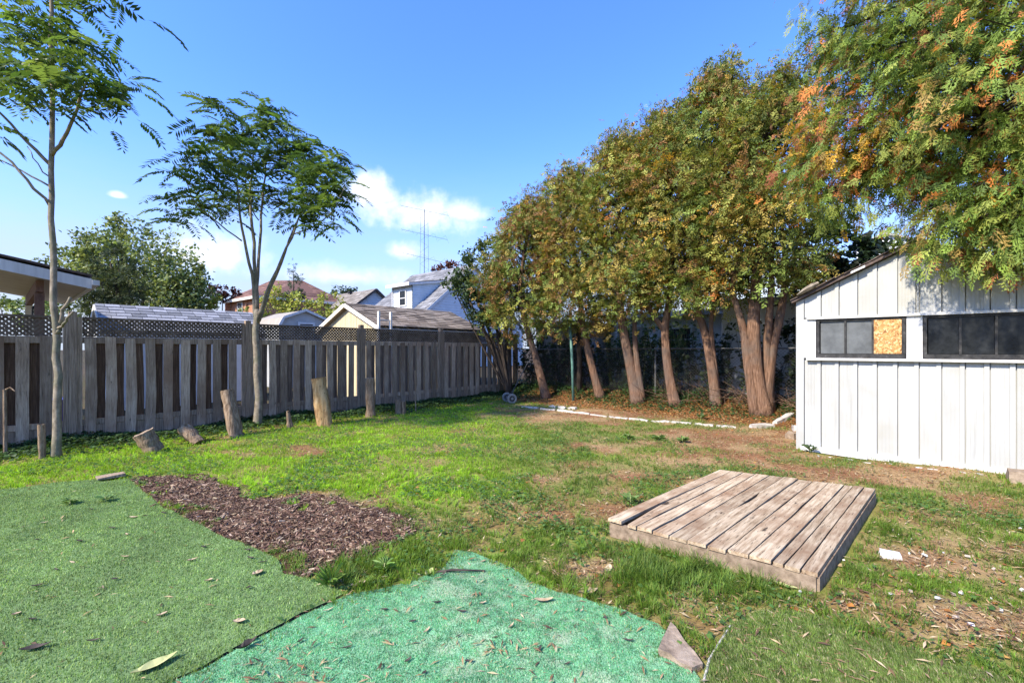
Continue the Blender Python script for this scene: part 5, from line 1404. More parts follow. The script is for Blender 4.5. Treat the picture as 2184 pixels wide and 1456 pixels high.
# --- antenna mast
an = thing('antenna_mast', 'tall thin antenna mast with three tiers of aerials behind the dormer house', 'antenna', V3(-7.9, 40, 0))
ac = P(905, 745, 40); ac.z = 0
mb = MB()
mb.tube([ac, ac + V3(0, 0, 14.0)], .028, 6); mb.build('mast', M['black_iron'], an)
for zt2, Lb in ((13.9, 2.4), (11.75, 2.3), (9.65, 2.2)):
    mb = MB(); d0 = (V3(1, -.25, -.28)).normalized(); bmid = ac + V3(0, 0, zt2)
    mb.tube([bmid - d0 * Lb, bmid + d0 * Lb], .012, 5); bm_ = mb.build('boom', M['black_iron'], an)
    for i in range(9):
        p = bmid + d0 * (-Lb + i * Lb / 4.0); hl = .35 + .09 * i * (1 if zt2 > 13 else .8)
        e = V3(.35, .9, .55).normalized() if i % 2 else V3(-.3, .9, .6).normalized()
        mb = MB(); mb.tube([p - e * hl, p + e * hl], .006, 4); mb.build('element', M['black_iron'], bm_)
for sg in (-1, 1):
    mb = MB(); mb.tube([ac + V3(sg * .42, 0, 6), ac + V3(sg * .32, 0, 13.6)], .012, 4); mb.build('stay', M['steel'], an)
mb = MB()
for i in range(14):
    z0 = 6 + i * .52; s = 1 if i % 2 else -1
    mb.tube([ac + V3(.38 * s, 0, z0), ac + V3(-.38 * s, 0, z0 + .52)], .009, 3, cap=False)
mb.build('bracing', M['steel'], an, 'stuff')

# --- buildings behind the chain link fence
def cq2(a, n, z): return CL0 + W * a + U * n + V3(0, 0, z)
ga = thing('stucco_garage', 'stained beige garage wall behind the chain link fence', 'garage', cq2(1.2, 1.0, 0))
def wbox(parent, nm, a0, a1, n0, n1, z0, z1, mat):
    mb = MB(); mb.prism([cq2(a0, n0, z0), cq2(a1, n0, z0), cq2(a1, n1, z0), cq2(a0, n1, z0)][::-1], [cq2(a0, n0, z1), cq2(a1, n0, z1), cq2(a1, n1, z1), cq2(a0, n1, z1)][::-1]); return mb.build(nm, mat, parent)
wbox(ga, 'wall', .15, 1.75, .9, 4.5, 0, 2.25, M['stucco']); wbox(ga, 'roof', -.05, 1.95, .7, 4.7, 2.251, 2.36, M['grey_metal'])
wbox(ga, 'door', 1.756, 1.80, 1.3, 2.2, .2, 2.1, M['grey_metal'])
wg = thing('white_garage', 'white building with grey eave seen between the cedar trunks', 'garage', cq2(4.0, 3.2, 0))
wbox(wg, 'wall', 1.9, 5.6, 3.0, 6.5, 0, 2.5, M['white_siding']); wbox(wg, 'roof', 1.75, 5.8, 2.7, 6.8, 2.501, 2.66, M['grey_metal'])
wbox(wg, 'door_panel', 2.4, 3.2, 2.95, 2.998, .3, 2.2, M['stucco']); wbox(wg, 'post', 2.15, 2.27, 2.8, 2.92, 0, 2.5, M['white_paint'])
far_window(wg, cq2(4.3, 2.998, 1.75), W, .8, .7, -U)
bl2 = thing('blue_house', 'pale blue house seen high between the crowns', 'house', cq2(5, 12, 0))
wbox(bl2, 'wall', 0.5, 7.5, 11.5, 17, 0, 5.2, M['blue_siding']); wbox(bl2, 'roof', 0.2, 7.8, 11.1, 17.3, 5.201, 5.4, M['grey_metal'])
far_window(bl2, cq2(3.2, 11.498, 3.4), W, 1.0, 1.2, -U)
sg_ = thing('siding_garage', 'white lap sided garage behind the thick cedar', 'garage', cq2(7.5, 1.1, 0))
wbox(sg_, 'wall', 6.15, 9.6, 1.15, 4.5, .25, 2.6, M['stucco'])
lapped(sg_, [(6.15, .3), (9.6, .3), (9.6, 2.6), (6.15, 2.6)], cq2(0, 1.148, 0), W, .13, M['white_siding'], -U, .02)
wbox(sg_, 'roof', 6.0, 9.8, .95, 4.7, 2.602, 2.72, M['grey_metal'])
wr_ = thing('white_house', 'white gable peeking between cedar branches above the shed roof', 'house', P(1885, 745, 24) - V3(0, 0, CAMH))
c_ = P(1887, 745, 24); c_.z = 0
poly_wall(wr_, 'gable_wall', [c_ - W * 1.2, c_ + W * 1.2, c_ + W * 1.2 + V3(0, 0, 7.1), c_ + V3(0, 0, 7.65), c_ - W * 1.2 + V3(0, 0, 7.1)], 4.0, M['white_siding'], U)
for sg in (-1, 1):
    mb = MB(); mb.slab([c_ + V3(0, 0, 7.75) - U * .2, c_ + W * sg * 1.4 + V3(0, 0, 7.11) - U * .2, c_ + W * sg * 1.4 + V3(0, 0, 7.11) + U * 4, c_ + V3(0, 0, 7.75) + U * 4][::sg], .1); mb.build('roof', M['grey_metal'], wr_)
# blue recycling bin glimpsed through the fence
M['blue_plastic'] = m_noise('blue plastic', [(.3, (.05, .05, .30)), (.7, (.08, .08, .42))], 5, 2, .5, bmp=.02)
for i, (a, lab) in enumerate(((82, 'blue plastic bin glimpsed through the fence gap left of the tall tree'),)):
    bn = thing('plastic_bin', lab, 'bin', P(a, 745, 7.0) - V3(0, 0, CAMH))
    c = P(a, 745, 7.05); c.z = 0
    mb = MB(); mb.prism([c + U * .3 + W * .2, c - U * .3 + W * .2, c - U * .3 - W * .2, c + U * .3 - W * .2][::-1], [c + U * .36 + W * .25 + V3(0, 0, .6), c - U * .36 + W * .25 + V3(0, 0, .6), c - U * .36 - W * .25 + V3(0, 0, .6), c + U * .36 - W * .25 + V3(0, 0, .6)][::-1]); mb.build('body', M['blue_plastic'], bn)
    mb = MB(); mb.box(c + V3(0, 0, .625), U * .38, W * .27, V3(0, 0, .022)); mb.build('lid', M['blue_plastic'], bn)

# ================================================================ YARD BITS
# --- pole and post in the cedar row
M['green_metal'] = m_noise('green painted pole', [(.3, (.05, .12, .10)), (.7, (.11, .22, .18))], 9, 5, .55, bmp=.1)
def on_ground(px, py, dz=0.0):
    g = G(px, py); g.z = h1(g.x, g.y) + dz; return g
g = on_ground(1223, 857)
tp = thing('metal_pole', 'slim green metal clothesline pole among the cedar trunks', 'pole', g)
mb = MB(); mb.tube([g - V3(0, 0, .1), g + V3(-.03, 0, 1.0), g + V3(-.10, 0, 2.25)], .038, 10); mb.build('shaft', M['green_metal'], tp, smooth=True)
mb = MB(); mb.bar(g + V3(-.10, 0, 2.2) - U * .35, g + V3(-.10, 0, 2.2) + U * .35, .04, .05); mb.build('crossbar', M['green_metal'], tp)
g = on_ground(1236, 850)
wp = thing('wooden_post', 'dark wooden post standing right beside the green metal pole', 'post', g)
mb = MB(); mb.tube([g - V3(0, 0, .1), g + V3(.0, 0, 1.0), g + V3(-.05, 0, 2.2)], [.085, .08, .075], 10, lobes=4, lamp=.06); mb.build('shaft', M['bark_dark'], wp, smooth=True)

# --- stumps and log posts along the fence
M['log_side'] = m_noise('old log bark', [(.25, (.07, .045, .028)), (.5, (.24, .17, .11)), (.75, (.42, .32, .22))], 9, 8, .95, (4, 4, .6), .9, .02, .1, crack=.7)
M['log_yellow'] = m_noise('barkless yellow log', [(.25, (.16, .09, .04)), (.45, (.36, .23, .10)), (.75, (.52, .37, .20))], 6, 7, .9, (3, 3, .5), .8, .02, .12, mixcol=(.16, .085, .04), mixscale=4, crack=.8)
M['log_end'] = m_noise('cut log end', [(.25, (.13, .09, .06)), (.6, (.30, .23, .16)), (.85, (.42, .34, .25))], 25, 5, .95, bmp=.4, dist=.006)
def log(name, label, cat, base, top, r0, r1, sidem, lam=.10, seed=0, rot=False):
    t = thing(name, label, cat, base)
    ax = (top - base); L = ax.length; ax.normalize()
    n = 9; path = [base.lerp(top, i / (n - 1)) for i in range(n)]
    r = np.random.default_rng(seed); rad = np.linspace(r0, r1, n) * (1 + r.normal(0, .055, n)); lam *= 1.4
    mb = MB(); mb.tube(path, rad, 16, lobes=3, lamp=lam, seed=seed, cap=False); mb.build('side', M[sidem], t, smooth=True)
    # slightly dished end faces with a broken rim
    ref = Vector((1, 0, 0)) if abs(ax.z) > .5 else Vector((0, 0, 1)); A = ax.cross(ref).normalized(); B = ax.cross(A)
    for p, rr, sg in ((top, rad[-1], 1), (base, rad[0], -1)):
        V = [tuple(p - ax * sg * .012)]; F = []
        for k in range(16):
            th = k / 16 * 6.283; rk = rr * 1.03 * (1 + lam * .3 * math.cos(3 * th + seed))
            V.append(tuple(p + (A * math.cos(th) + B * math.sin(th)) * rk + ax * sg * r.uniform(-.012, .008)))
        for k in range(16): F.append((0, 1 + k, 1 + (k + 1) % 16))
        m_ = MB(); m_.add(V, F); m_.build('cut_end', M['log_end'], t)
    return t
def pt(px, py, ref): 
    Y = ref.y; return P(px, py, Y)
b = on_ground(332, 962, -.02); b.y -= .0
log('log_stump', 'short barkless log lying tilted near the left end of the fence', 'log', b + V3(.03, -.05, .03), P(305, 922, b.y - .12), .115, .12, 'log_side', .06, 1)
b = on_ground(424, 944, 0.0); log('log_stump', 'small rotten log leaning in the ivy beside the tilted log', 'log', b, P(392, 912, b.y + .05), .085, .10, 'log_side', .12, 2)
b = on_ground(504, 930, -.05); log('log_post', 'pale upright log leaning left against the fence', 'log', b, P(484, 832, b.y + .08), .115, .10, 'log_side', .10, 3)
b = on_ground(619, 914, -.05); log('log_stump', 'tiny pointed stump between the young tree and the yellow log', 'stump', b, P(614, 876, b.y), .06, .028, 'log_side', .15, 4)
b = on_ground(694, 908, -.05); log('log_post', 'tall yellow barkless log leaning left of mid fence', 'log', b, P(679, 806, b.y + .05), .135, .12, 'log_yellow', .12, 5)
b = on_ground(791, 890, -.05); log('log_post', 'grey upright log post right of the yellow log', 'log', b, P(790, 806, b.y), .095, .088, 'log_side', .07, 6)
b = on_ground(851, 884, -.05); log('log_stump', 'short split stump, left half of the pair farthest along the fence', 'stump', b, P(850, 852, b.y), .07, .06, 'log_side', .2, 7)
b = on_ground(861, 884, -.05); log('log_stump', 'short split stump, right half of the pair farthest along the fence', 'stump', b, P(861, 855, b.y), .055, .05, 'log_side', .2, 8)
b = on_ground(90, 978, -.05); log('log_post', 'thin rotten stake just left of the tall young tree', 'stake', b, P(88, 905, b.y), .035, .038, 'log_side', .12, 9)
b = on_ground(12, 972, -.05); 
t_ = log('log_post', 'thin twig topped stake at the left edge of the fence', 'stake', b, P(10, 830, b.y), .022, .018, 'log_side', .1, 10)
mb = MB(); mb.tube([P(10, 832, b.y), P(22, 826, b.y), P(32, 834, b.y)], [.012, .01, .006], 5); mb.build('side_twig', M['log_side'], t_)
g = on_ground(887, 880); st = thing('metal_stake', 'slender grey stake stuck in the ground before the far fence panel', 'stake', g)
mb = MB(); mb.tube([g - V3(0, 0, .1), P(885, 790, g.y)], .014, 6); mb.build('shaft', M['log_side'], st)

# --- reel mower by the corner
mg_ = on_ground(1092, 859); mow = thing('reel_mower', 'old push reel mower with grey wheels parked by the fence corner', 'mower', mg_)
M['rubber'] = m_noise('grey rubber tyre', [(.3, (.16, .16, .155)), (.7, (.28, .28, .27))], 20, 3, .8, bmp=.1)
M['hub'] = m_noise('dark hub', [(.3, (.03, .03, .03)), (.7, (.09, .09, .085))], 20, 3, .6, bmp=.1)
axd = (U * .55 - W * .83).normalized() * -1; axd = V3(.35, -.94, 0).normalized()
def ring(mb, c, ax, R0, R1, wd, n=28, prof=6):
    ax = Vector(ax).normalized(); A = ax.cross(V3(0, 0, 1)).normalized(); B = ax.cross(A); V = []; F = []
    pr = [(R0, -wd), (R1 * .97, -wd), (R1, -wd * .5), (R1, wd * .5), (R1 * .97, wd), (R0, wd)]
    for i in range(n):
        th = i / n * 6.283; d_ = A * math.cos(th) + B * math.sin(th)
        for r_, o_ in pr: V.append(tuple(Vector(c) + d_ * r_ + ax * o_))
    for i in range(n):
        for k in range(6):
            F.append((i * 6 + k, i * 6 + (k + 1) % 6, ((i + 1) % n) * 6 + (k + 1) % 6, ((i + 1) % n) * 6 + k))
    mb.add(V, F)
wc = mg_ + V3(0, 0, .135)
for k, off in ((0, 0), (1, -.42)):
    c = wc + axd * -off if False else wc - axd * (.42 * k)
    mb = MB(); ring(mb, c, axd, .085, .135, .022); wl_ = mb.build('wheel', M['rubber'], mow)
    mb = MB(); ring(mb, c, axd, .02, .083, .012); mb.build('rim', M['hub'], wl_)
    mb = MB(); mb.tube([c - axd * .03, c + axd * .03], .03, 10); mb.build('hub_cap', M['rubber'], wl_)
mb = MB()
for k in range(5):
    th0 = k * 1.2566; pts = []
    for i in range(6):
        th = th0 + i * .18; pts.append(wc - axd * (.05 + .064 * i) + (axd.cross(V3(0, 0, 1)) * math.cos(th) + V3(0, 0, 1) * math.sin(th)) * .075)
    mb.tube(pts, .007, 4)
mb.build('reel', M['steel'], mow)
hA, hB = wc - axd * .21, P(1126, 772, wc.y + .3)
mb = MB(); mb.tube([hA - axd * .15, hA.lerp(hB, .25), hB], .014, 6); mb.tube([hA + axd * .15, hA.lerp(hB, .25), hA.lerp(hB, .3)], .012, 6); mb.build('handle', M['hub'], mow)
mb = MB(); mb.tube([hB - axd * .18, hB + axd * .18], .016, 6); mb.build('grip', M['hub'], mow)

# --- white edging blocks below the cedars
M['white_stone'] = m_noise('whitewashed edging', [(.25, (.26, .225, .185)), (.5, (.46, .42, .37)), (.8, (.58, .545, .50))], 10, 7, .9, bmp=.5, dist=.01)
def rough_block(name, c, ax, L, wd, ht, mat, parent=None, seed=0, rot=0.0, jit=.14):
    r = np.random.default_rng(seed); ax = Vector(ax).normalized(); sd_ = V3(-ax.y, ax.x, 0); up = V3(0, 0, 1)
    V = []; F = []; n = 4
    for i in range(n + 1):
        t = i / n - .5; sh = 1 - .12 * (abs(t) * 2) ** 4
        for (a, b_) in ((-1, 0), (-.85, 1), (.85, 1), (1, 0)):
            j = 1 + r.normal(0, jit * .5)
            V.append(tuple(Vector(c) + ax * (L * t + r.normal(0, .01)) + sd_ * (wd / 2 * a * sh * j) + up * (ht * b_ * (1 + r.normal(0, jit)) * sh - .015)))
    for i in range(n):
        for k in range(4): F.append((i * 4 + k, i * 4 + (k + 1) % 4, (i + 1) * 4 + (k + 1) % 4, (i + 1) * 4 + k))
    F.append((0, 1, 2, 3)); F.append((n * 4 + 3, n * 4 + 2, n * 4 + 1, n * 4))
    me = mesh_np(name, V, np.array(F)); return me
epx = [(1112, 868), (1150, 872), (1186, 875), (1222, 879), (1258, 884), (1298, 889), (1340, 893), (1386, 898), (1432, 901), (1478, 904), (1526, 908), (1572, 911)]
for i in range(len(epx) - 1):
    a, b2 = on_ground(*epx[i]), on_ground(*epx[i + 1]); mid = (a + b2) / 2 + V3(0, random.uniform(-.03, .03), 0); mid.z = h1(mid.x, mid.y)
    o = obj('edging_block', rough_block('edging_block', mid, b2 - a, (b2 - a).length * random.uniform(.84, .97), random.uniform(.06, .09), random.uniform(.035, .055), None, seed=i), M['white_stone'])
    tag(o, '%s whitewashed edging block counted from the mower end of the cedar bed' % ('first second third fourth fifth sixth seventh eighth ninth tenth eleventh'.split()[i]), 'edging block', 'white edging blocks along the cedar bed')
epx2 = [(1180, 868), (1200, 870), (1222, 872)]
for i, (a, b2) in enumerate(epx2):
    c = on_ground(a, b2); o = obj('edging_stone', rough_block('edging_stone', c, W, .2, .12, .07, None, seed=40 + i), M['white_stone'])
    tag(o, ('leftmost', 'middle', 'rightmost')[i] + ' of three small pale stones behind the edging near the green pole', 'stone', 'pale stones behind the edging')
for i, (p0, p1, lab) in enumerate((((1600, 911), (1650, 908), 'white edging piece where the row turns toward the shed'), ((1652, 904), (1690, 893), 'white edging piece angled up against the shed corner'))):
    a, b2 = on_ground(*p0), on_ground(*p1); mid = (a + b2) / 2
    o = obj('edging_block', rough_block('edging_block', mid, b2 - a, (b2 - a).length * .95, .11, .075, None, seed=60 + i), M['white_stone']); tag(o, lab, 'edging block', 'white edging blocks along the cedar bed')
c = on_ground(1690, 935); o = obj('rubble_stone', rough_block('rubble_stone', c, V3(.8, .6, 0), .22, .16, .12, None, seed=71), M['log_end']); tag(o, 'brown broken stone leaning at the shed corner', 'stone')
c = on_ground(1698, 918); o = obj('rubble_stone', rough_block('rubble_stone', c, V3(.3, .9, 0), .2, .12, .10, None, seed=72), M['white_stone']); tag(o, 'white broken stone on top of the pile by the shed corner', 'stone')

# --- at the foot of the shed
lbz = thing('loose_board', 'white loose board lying along the foot of the shed', 'board', spt(.35, -.12, 0))
mb = MB(); mb.bar(spt(.06, -.09, .045), spt(.80, -.15, .035), .05, .06); mb.build('plank', M['white_paint'], lbz)
c = on_ground(2180, 1030); o = obj('boulder', rough_block('boulder', c, W, .22, .2, .15, None, seed=75, jit=.06), M['stone_tan'] if 'stone_tan' in M else M['log_end']); tag(o, 'rounded tan stone at the right end of the shed front', 'stone')
for i in range(10):
    c = spt(.25 + i * .2 + random.uniform(-.05, .05), -.16 - random.random() * .12, 0); c.z = h1(c.x, c.y)
    o = obj('paint_flake', rough_block('paint_flake', c, V3(random.uniform(-1, 1), random.uniform(-1, 1), 0), .05 + .06 * random.random(), .03, .018, None, seed=80 + i), M['white_paint']); tag(o, 'small white flake lying on the soil along the shed foot', 'debris', 'white flakes along the shed foot')

# --- bits on the lawn and turf
c = on_ground(1900, 1188); o = obj('foam_block', rough_block('foam_block', c, V3(.9, -.4, 0), .13, .085, .05, None, seed=90, jit=.05), M['white_paint']); tag(o, 'small white block on the lawn right of the platform', 'block')
c = on_ground(1922, 1268); o = obj('tile_shard', rough_block('tile_shard', c, V3(.9, .1, 0), .09, .05, .018, None, seed=91), M['brick_wall']); tag(o, 'orange brown shard on the bare lawn below the white block', 'shard')
# wedge of flagstone at the turf tip
M['flagstone'] = m_noise('brown flagstone', [(.25, (.11, .08, .055)), (.5, (.27, .205, .145)), (.8, (.40, .33, .25))], 16, 8, .95, bmp=.8, dist=.02)
wp_ = [on_ground(1430, 1352), on_ground(1441, 1364), on_ground(1460, 1392), on_ground(1482, 1415), on_ground(1499, 1437), on_ground(1476, 1447), on_ground(1450, 1436), on_ground(1428, 1420), on_ground(1404, 1411), on_ground(1413, 1388), on_ground(1424, 1366)]
mb = MB(); zt3 = [.045, .047, .040, .036, .028, .034, .037, .044, .050, .049, .046]
mb.prism([p + V3(0, 0, -.02) for p in wp_][::-1], [p + V3(0, 0, z) for p, z in zip(wp_, zt3)][::-1])
fw_ = thing('flagstone', 'triangular brown flagstone wedge at the corner of the mint green turf', 'stone', wp_[0]); mb.build('slab', M['flagstone'], fw_)
# pale edge strip of the dark turf
mb = MB(); ep_ = [on_ground(a, b_) for a, b_ in ((1500, 1470), (1513, 1425), (1533, 1392), (1558, 1348))]
mb.tube([p + V3(0, 0, .018) for p in ep_], .006, 6); es = thing('edge_cord', 'pale curved cord edging the dark green turf beside the flagstone', 'cord', ep_[0]); mb.build('cord', M['white_stone'], es)
# scrap board at the back edge of the dull turf
sb_ = thing('scrap_board', 'thin grey scrap board lying on the back edge of the dull turf', 'board', on_ground(235, 1022))
q_ = [on_ground(203, 1021), on_ground(208, 1028), on_ground(268, 1019), on_ground(262, 1015)]
mb = MB(); mb.prism([p + V3(0, 0, .03) for p in q_], [p + V3(0, 0, .045 + .02 * (i in (2, 3))) for i, p in enumerate(q_)]); mb.build('panel', M['board'], sb_)
# curled dead leaves
M['dead_leaf'] = m_noise('dead leaf', [(.3, (.25, .17, .09)), (.6, (.48, .38, .24)), (.85, (.62, .54, .38))], 12, 4, .7, bmp=.3, dist=.003)
M['dark_chip'] = m_noise('dark bark chip', [(.3, (.03, .025, .022)), (.7, (.10, .075, .06))], 14, 5, .9, bmp=.4, dist=.004)
M['green_leaf'] = m_noise('yellow green fallen leaf', [(.3, (.28, .30, .10)), (.7, (.50, .50, .22))], 8, 4, .6, bmp=.2, dist=.003)
def gz_at(px, py):
    g = G(px, py); poly = [TURF_A, TURF_B, TURF_C]
    for pl in poly:
        if inpoly(np.array([g.x]), np.array([g.y]), pl)[0]: g.z = float(turf_z(np.array([g.x]), np.array([g.y]))[0]) + .008; return g
    g.z = h1(g.x, g.y) + .012; return g
def leaf_mesh(c, ang, L, wd, curl, seed):
    r = np.random.default_rng(seed); n = 6; V = []; F = []
    d_ = np.array((math.cos(ang), math.sin(ang), 0)); s_ = np.array((-d_[1], d_[0], 0)); c = np.array(c)
    for i in range(n + 1):
        t = i / n; w2 = wd / 2 * math.sin(math.pi * (.04 + .93 * t)) ** .8 * (1 + r.normal(0, .08)); zc = curl * L * (t - .5) ** 2 * 1.6
        ctr_ = c + d_ * L * (t - .5) + np.array((0, 0, zc + .002))
        V += [ctr_ - s_ * w2 + np.array((0, 0, w2 * curl * 1.5)), ctr_, ctr_ + s_ * w2 + np.array((0, 0, w2 * curl * 1.5 * r.uniform(.4, 1.4)))]
    for i in range(n):
        a = i * 3; F += [(a, a + 1, a + 4, a + 3), (a + 1, a + 2, a + 5, a + 4)]
    k = len(V); V2 = V + [v - np.array((0, 0, .0018)) for v in V]; F2 = F + [(q[3] + k, q[2] + k, q[1] + k, q[0] + k) for q in F]
    return mesh_np('leaf', np.array(V2), np.array(F2))
named = [(330, 1428, .95, .17, .055, .25, 'green_leaf', 'large yellow green dead leaf at the lower edge of the dull turf', 'fallen_leaf', 'leaf'),
         (1160, 1283, .1, .11, .035, .35, 'dead_leaf', 'pale curled dead leaf on the mint turf toward the platform', 'fallen_leaf', 'leaf'),
         (549, 1238, 1.1, .07, .045, .3, 'dead_leaf', 'cream oval leaf on the dull turf near the mulch tip', 'fallen_leaf', 'leaf'),
         (1298, 1217, 1.2, .10, .05, .4, 'dead_leaf', 'cream curled leaf on the grass left of the platform front', 'fallen_leaf', 'leaf'),
         (690, 1205, .1, .12, .03, .3, 'dead_leaf', 'pale long leaf at the edge of the mulch', 'fallen_leaf', 'leaf'),
         (1255, 1268, .3, .12, .05, .5, 'dead_leaf', 'tan folded leaf where mint turf meets the tall grass', 'fallen_leaf', 'leaf'),
         (1670, 1250, -.8, .15, .04, .2, 'green_leaf', 'long yellow leaf in the grass below the platform corner', 'fallen_leaf', 'leaf'),
         (915, 1228, 1.3, .09, .045, .5, 'green_leaf', 'yellow leaf at the notch of the mint turf corner', 'fallen_leaf', 'leaf'),
         (765, 1255, .6, .09, .05, .5, 'dead_leaf', 'cream leaf at the seam between the two turf mats', 'fallen_leaf', 'leaf'),
         (75, 1397, .5, .11, .035, .3, 'dark_chip', 'dark bark chip at the lower left of the dull turf', 'bark_chip', 'bark'),
         (525, 1388, 1.0, .10, .035, .6, 'dark_chip', 'dark curled leaf lying on the seam of the mint turf', 'fallen_leaf', 'leaf'),
         (510, 1337, .1, .06, .035, .3, 'dead_leaf', 'tan leaf scrap on the dull turf near the seam', 'fallen_leaf', 'leaf')]
for i, (a, b_, ang, L, wd, cu, mt, lab, nm, cat) in enumerate(named):
    o = obj(nm, leaf_mesh(gz_at(a, b_), ang, L, wd, cu, i), M[mt]); tag(o, lab, cat)
smalls = [(80, 1157), (285, 1112), (310, 1110), (350, 1105), (95, 1120), (195, 1090), (435, 1175), (270, 1150), (170, 1165), (240, 1137), (268, 1197), (530, 1187), (535, 1205), (410, 1210), (245, 1250), (70, 1335), (35, 1325), (80, 1262), (530, 1267), (445, 1255), (120, 1223), (560, 1215), (345, 1325), (200, 1380)]
for i, (a, b_) in enumerate(smalls):
    mt = ('dark_chip', 'dead_leaf', 'dark_chip')[i % 3]
    o = obj('bark_scrap', leaf_mesh(gz_at(a, b_), random.uniform(-.6, 1.0), random.uniform(.03, .07), random.uniform(.010, .022), .35, 100 + i), M[mt]); tag(o, 'small bark or leaf scrap scattered on the dull green turf', 'scrap', 'scraps on the dull turf')
smalls = [(880, 1328), (932, 1287), (910, 1348), (985, 1310), (978, 1362), (700, 1305), (820, 1300), (945, 1232), (1030, 1197), (740, 1383), (870, 1413), (830, 1425), (905, 1440), (1000, 1415), (1090, 1345), (1150, 1400), (1290, 1330), (1030, 1290), (640, 1370), (1210, 1430), (1240, 1310), (1340, 1380)]
for i, (a, b_) in enumerate(smalls):
    o = obj('bark_scrap', leaf_mesh(gz_at(a, b_), random.uniform(-.2, 1.2), random.uniform(.025, .06), random.uniform(.007, .016), .3, 200 + i), M[('dark_chip', 'dark_chip', 'dead_leaf')[i % 3]]); tag(o, 'small twig or leaf scrap scattered on the mint green turf', 'scrap', 'scraps on the mint turf')
tw = thing('twig', 'thin dark stick at the frayed corner of the mint turf', 'twig', gz_at(960, 1222))
mb = MB(); mb.tube([gz_at(918, 1226), gz_at(965, 1222) + V3(0, 0, .01), gz_at(1035, 1216)], [.006, .008, .004], 6); mb.build('stick', M['dark_chip'], tw)

# --- leafy weeds one can pick out
def weed(label, px, py, n, L, col, up=.6, tmpl=(LEAF, LEAFF), wmul=.6, name='weed_plant', stem=.05):
    g = gz_at(px, py); t = thing(name, label, 'weed', g)
    a = np.arange(n) * 2.4 + rng.random(n); d_ = np.stack([np.cos(a), np.sin(a), up * (.3 + rng.random(n))], 1)
    pos = np.array(g)[None] + np.stack([np.cos(a) * L * .12, np.sin(a) * L * .12, stem * rng.random(n)], 1)
    leafcloud('leaves', M['leaf'], t, [(tmpl[0] * np.array([wmul, 1, 1]), tmpl[1])], pos, d_, np.tile((0, 0, 1.), (n, 1)) + rng.normal(size=(n, 3)) * .3, L * (.6 + .6 * rng.random(n)), pick([col], [1], n, .3))
    mb = MB(); mb.tube([g - V3(0, 0, .02), g + V3(0, 0, stem + .01)], [.006, .004], 5); mb.build('stem', M['green_leaf'], t)
weed('broad leaved weed in the bare patch left of the platform', 1345, 1072, 16, .10, (.16, .25, .07), .5)
weed('dandelion rosette at the seam between mulch and mint turf', 820, 1225, 40, .075, (.15, .26, .05), .7, wmul=.28)
weed('tall grassy weed where the two turf mats meet', 705, 1258, 60, .11, (.15, .25, .05), 1.6, wmul=.06)
weed('leafy weed growing beside the thick cedar base', 1495, 893, 8, .16, (.09, .15, .05), .8)
weed('rhubarb like weed clump before the cedar bed, left of the two', 1405, 940, 34, .10, (.15, .24, .06), .35)
weed('rhubarb like weed clump before the cedar bed, right of the two', 1455, 944, 30, .10, (.15, .24, .06), .35)
weed('pale weed clump in the lawn below the mid edging row', 1340, 938, 30, .09, (.14, .23, .05), .35)
weed('weed tuft at the foot of the shed front left corner', 1728, 965, 14, .10, (.06, .10, .035), .6)
for (a, b_, lab) in ((150, 1080, 'wilting leafy sprig lying on the dull turf, bigger of the two'), (225, 1072, 'wilting leafy sprig lying on the dull turf, smaller of the two')):
    weed(lab, a, b_, 22, .065, (.15, .25, .07), .45, name='leafy_sprig', stem=.03)
t_ = weed('little green sprout poking through the gap of the platform planks', 1580, 1097, 5, .035, (.20, .28, .06), .8, name='sprout', stem=.02)

# --- tangle behind the chain link: tall reeds, stems and a brush pile
def stems(name, label, cat, n, a0, a1, n0, n1, zlo, zhi, mat, r, leaves=0, col=(.05, .1, .03), bend=.25, kind='stuff'):
    mb = MB(); L = []; Dd = []
    for i in range(n):
        p = cq2(random.uniform(a0, a1), random.uniform(n0, n1), 0); p.z = h1(p.x, p.y) - .05
        H_ = random.uniform(zlo, zhi); e = p + V3(random.gauss(0, bend), random.gauss(0, bend), H_); m_ = (p + e) / 2 + V3(random.gauss(0, bend * .3), 0, H_ * .1)
        path = bez(p, m_, e, 5); mb.tube(path, np.linspace(r, r * .4, 5), 4, cap=False)
        for k in range(leaves):
            q_ = path[2].lerp(path[4], random.random()) if random.random() < .7 else path[1].lerp(path[3], random.random())
            L.append(tuple(q_)); Dd.append((random.gauss(0, 1), random.gauss(0, 1), random.uniform(-.6, .4)))
    t = thing(name, label, cat, cq2((a0 + a1) / 2, (n0 + n1) / 2, 0)); t['kind'] = 'stuff'
    mb.build('stems', M[mat], t, 'stuff')
    if leaves:
        L = np.array(L); Dd = np.array(Dd); n_ = len(L)
        leafcloud('leaves', M['leaf'], t, [(QL * np.array([.5, 1, 1]), QLF), (QL, QLF)], L, Dd, rng.normal(size=(n_, 3)) + np.array([0, 0, .6]), .06 + .10 * rng.random(n_), pick([col], [1], n_, .4), 'stuff')
stems('undergrowth', 'dark tangle of shrub stems behind the chain link fence', 'undergrowth', 260, .0, 8.5, .12, .85, .5, 1.8, 'bark_dark', .007, 22, (.030, .048, .018))
stems('reeds', 'tall green reeds behind the chain link fence in mid row', 'reeds', 170, 3.0, 5.4, .5, 1.6, 1.3, 2.1, 'green_leaf', .006, 12, (.055, .10, .03), .18)
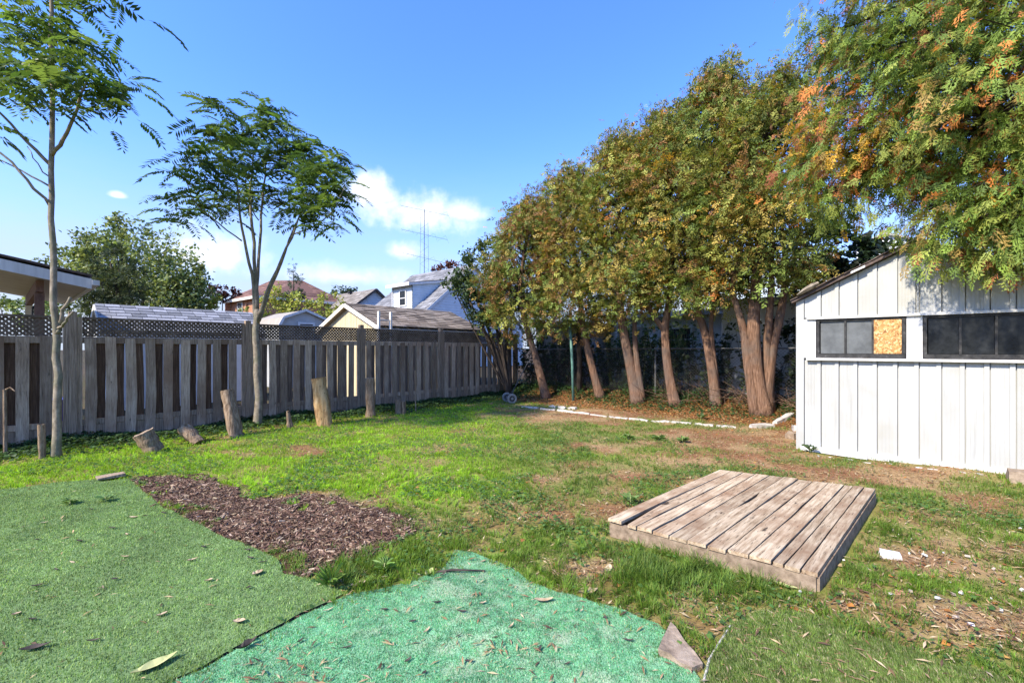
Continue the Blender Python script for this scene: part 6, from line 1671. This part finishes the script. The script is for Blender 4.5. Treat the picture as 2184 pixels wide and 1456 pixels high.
stems('brush_pile', 'pile of cut brown branches at the foot of the chain link fence', 'brush', 150, 4.6, 8.3, -.35, .35, .15, .55, 'bark_red', .009, 0, bend=.55)
stems('saplings', 'thin grey saplings around the fence corner', 'saplings', 26, -.2, 2.4, -.1, .8, 1.5, 2.6, 'bark_dark', .009, 16, (.05, .08, .025), .25)
for (a0, a1, nm) in ((.2, 1.7, 'bare vine climbing the beige garage wall'), (6.3, 9.0, 'leafy vine climbing the lap sided garage')):
    t = thing('vine', nm, 'vine', cq2(a0, .85, 0)); mb = MB(); L = []
    for i in range(9):
        x_ = random.uniform(a0, a1); n_ = .86 if a0 < 2 else 1.10; path = [cq2(x_, n_, .1)]
        for k in range(7): x_ += random.gauss(0, .1); path.append(cq2(x_, n_, .1 + .3 * (k + 1))); L += [tuple(cq2(x_ + random.gauss(0, .12), n_ - .03, .1 + .3 * (k + random.random()))) for _ in range(3 if a0 < 2 else 9)]
        mb.tube(path, np.linspace(.010, .004, len(path)), 4, cap=False)
    mb.build('stem', M['bark_dark'], t, 'stuff'); L = np.array(L); n_ = len(L)
    leafcloud('leaves', M['leaf'], t, QT, L, rng.normal(size=(n_, 3)) + np.array([0, 0, -.5]), np.tile((-U.x, -U.y, .2), (n_, 1)) + rng.normal(size=(n_, 3)) * .3, .05 + .06 * rng.random(n_), pick([(.05, .085, .03), (.12, .11, .04)], [2, 1], n_, .3), 'stuff')

# --- white pebbles in the right foreground
x = 1.6 + 2.6 * rng.random(900); y = 1.9 + 1.7 * rng.random(900)
pxs, pys = pxy(x, y); k = (pxs > 1560) & (fbm(x * 2 + 3, y * 2, 2) > .46); x, y = x[k][:55], y[k][:55]; N = len(x)
tz = np.where(inpoly(x, y, TURF_C), turf_z(x, y) + .010, hgt(x, y) + .012)
V, F, C = leaves_on_ground(N, x, y, tz, .010 + .018 * rng.random(N) ** 2, pick([(.62, .6, .56), (.5, .42, .33), (.7, .68, .64)], [3, 2, 2], N), .6, CH * np.array([2.4, 1, 3.2]), CHF)
tag(obj('pebbles', mesh_np('pebbles', V, F, C), M['litter']), 'scattered small white pebbles on the dark green turf', 'pebbles', kind='stuff')
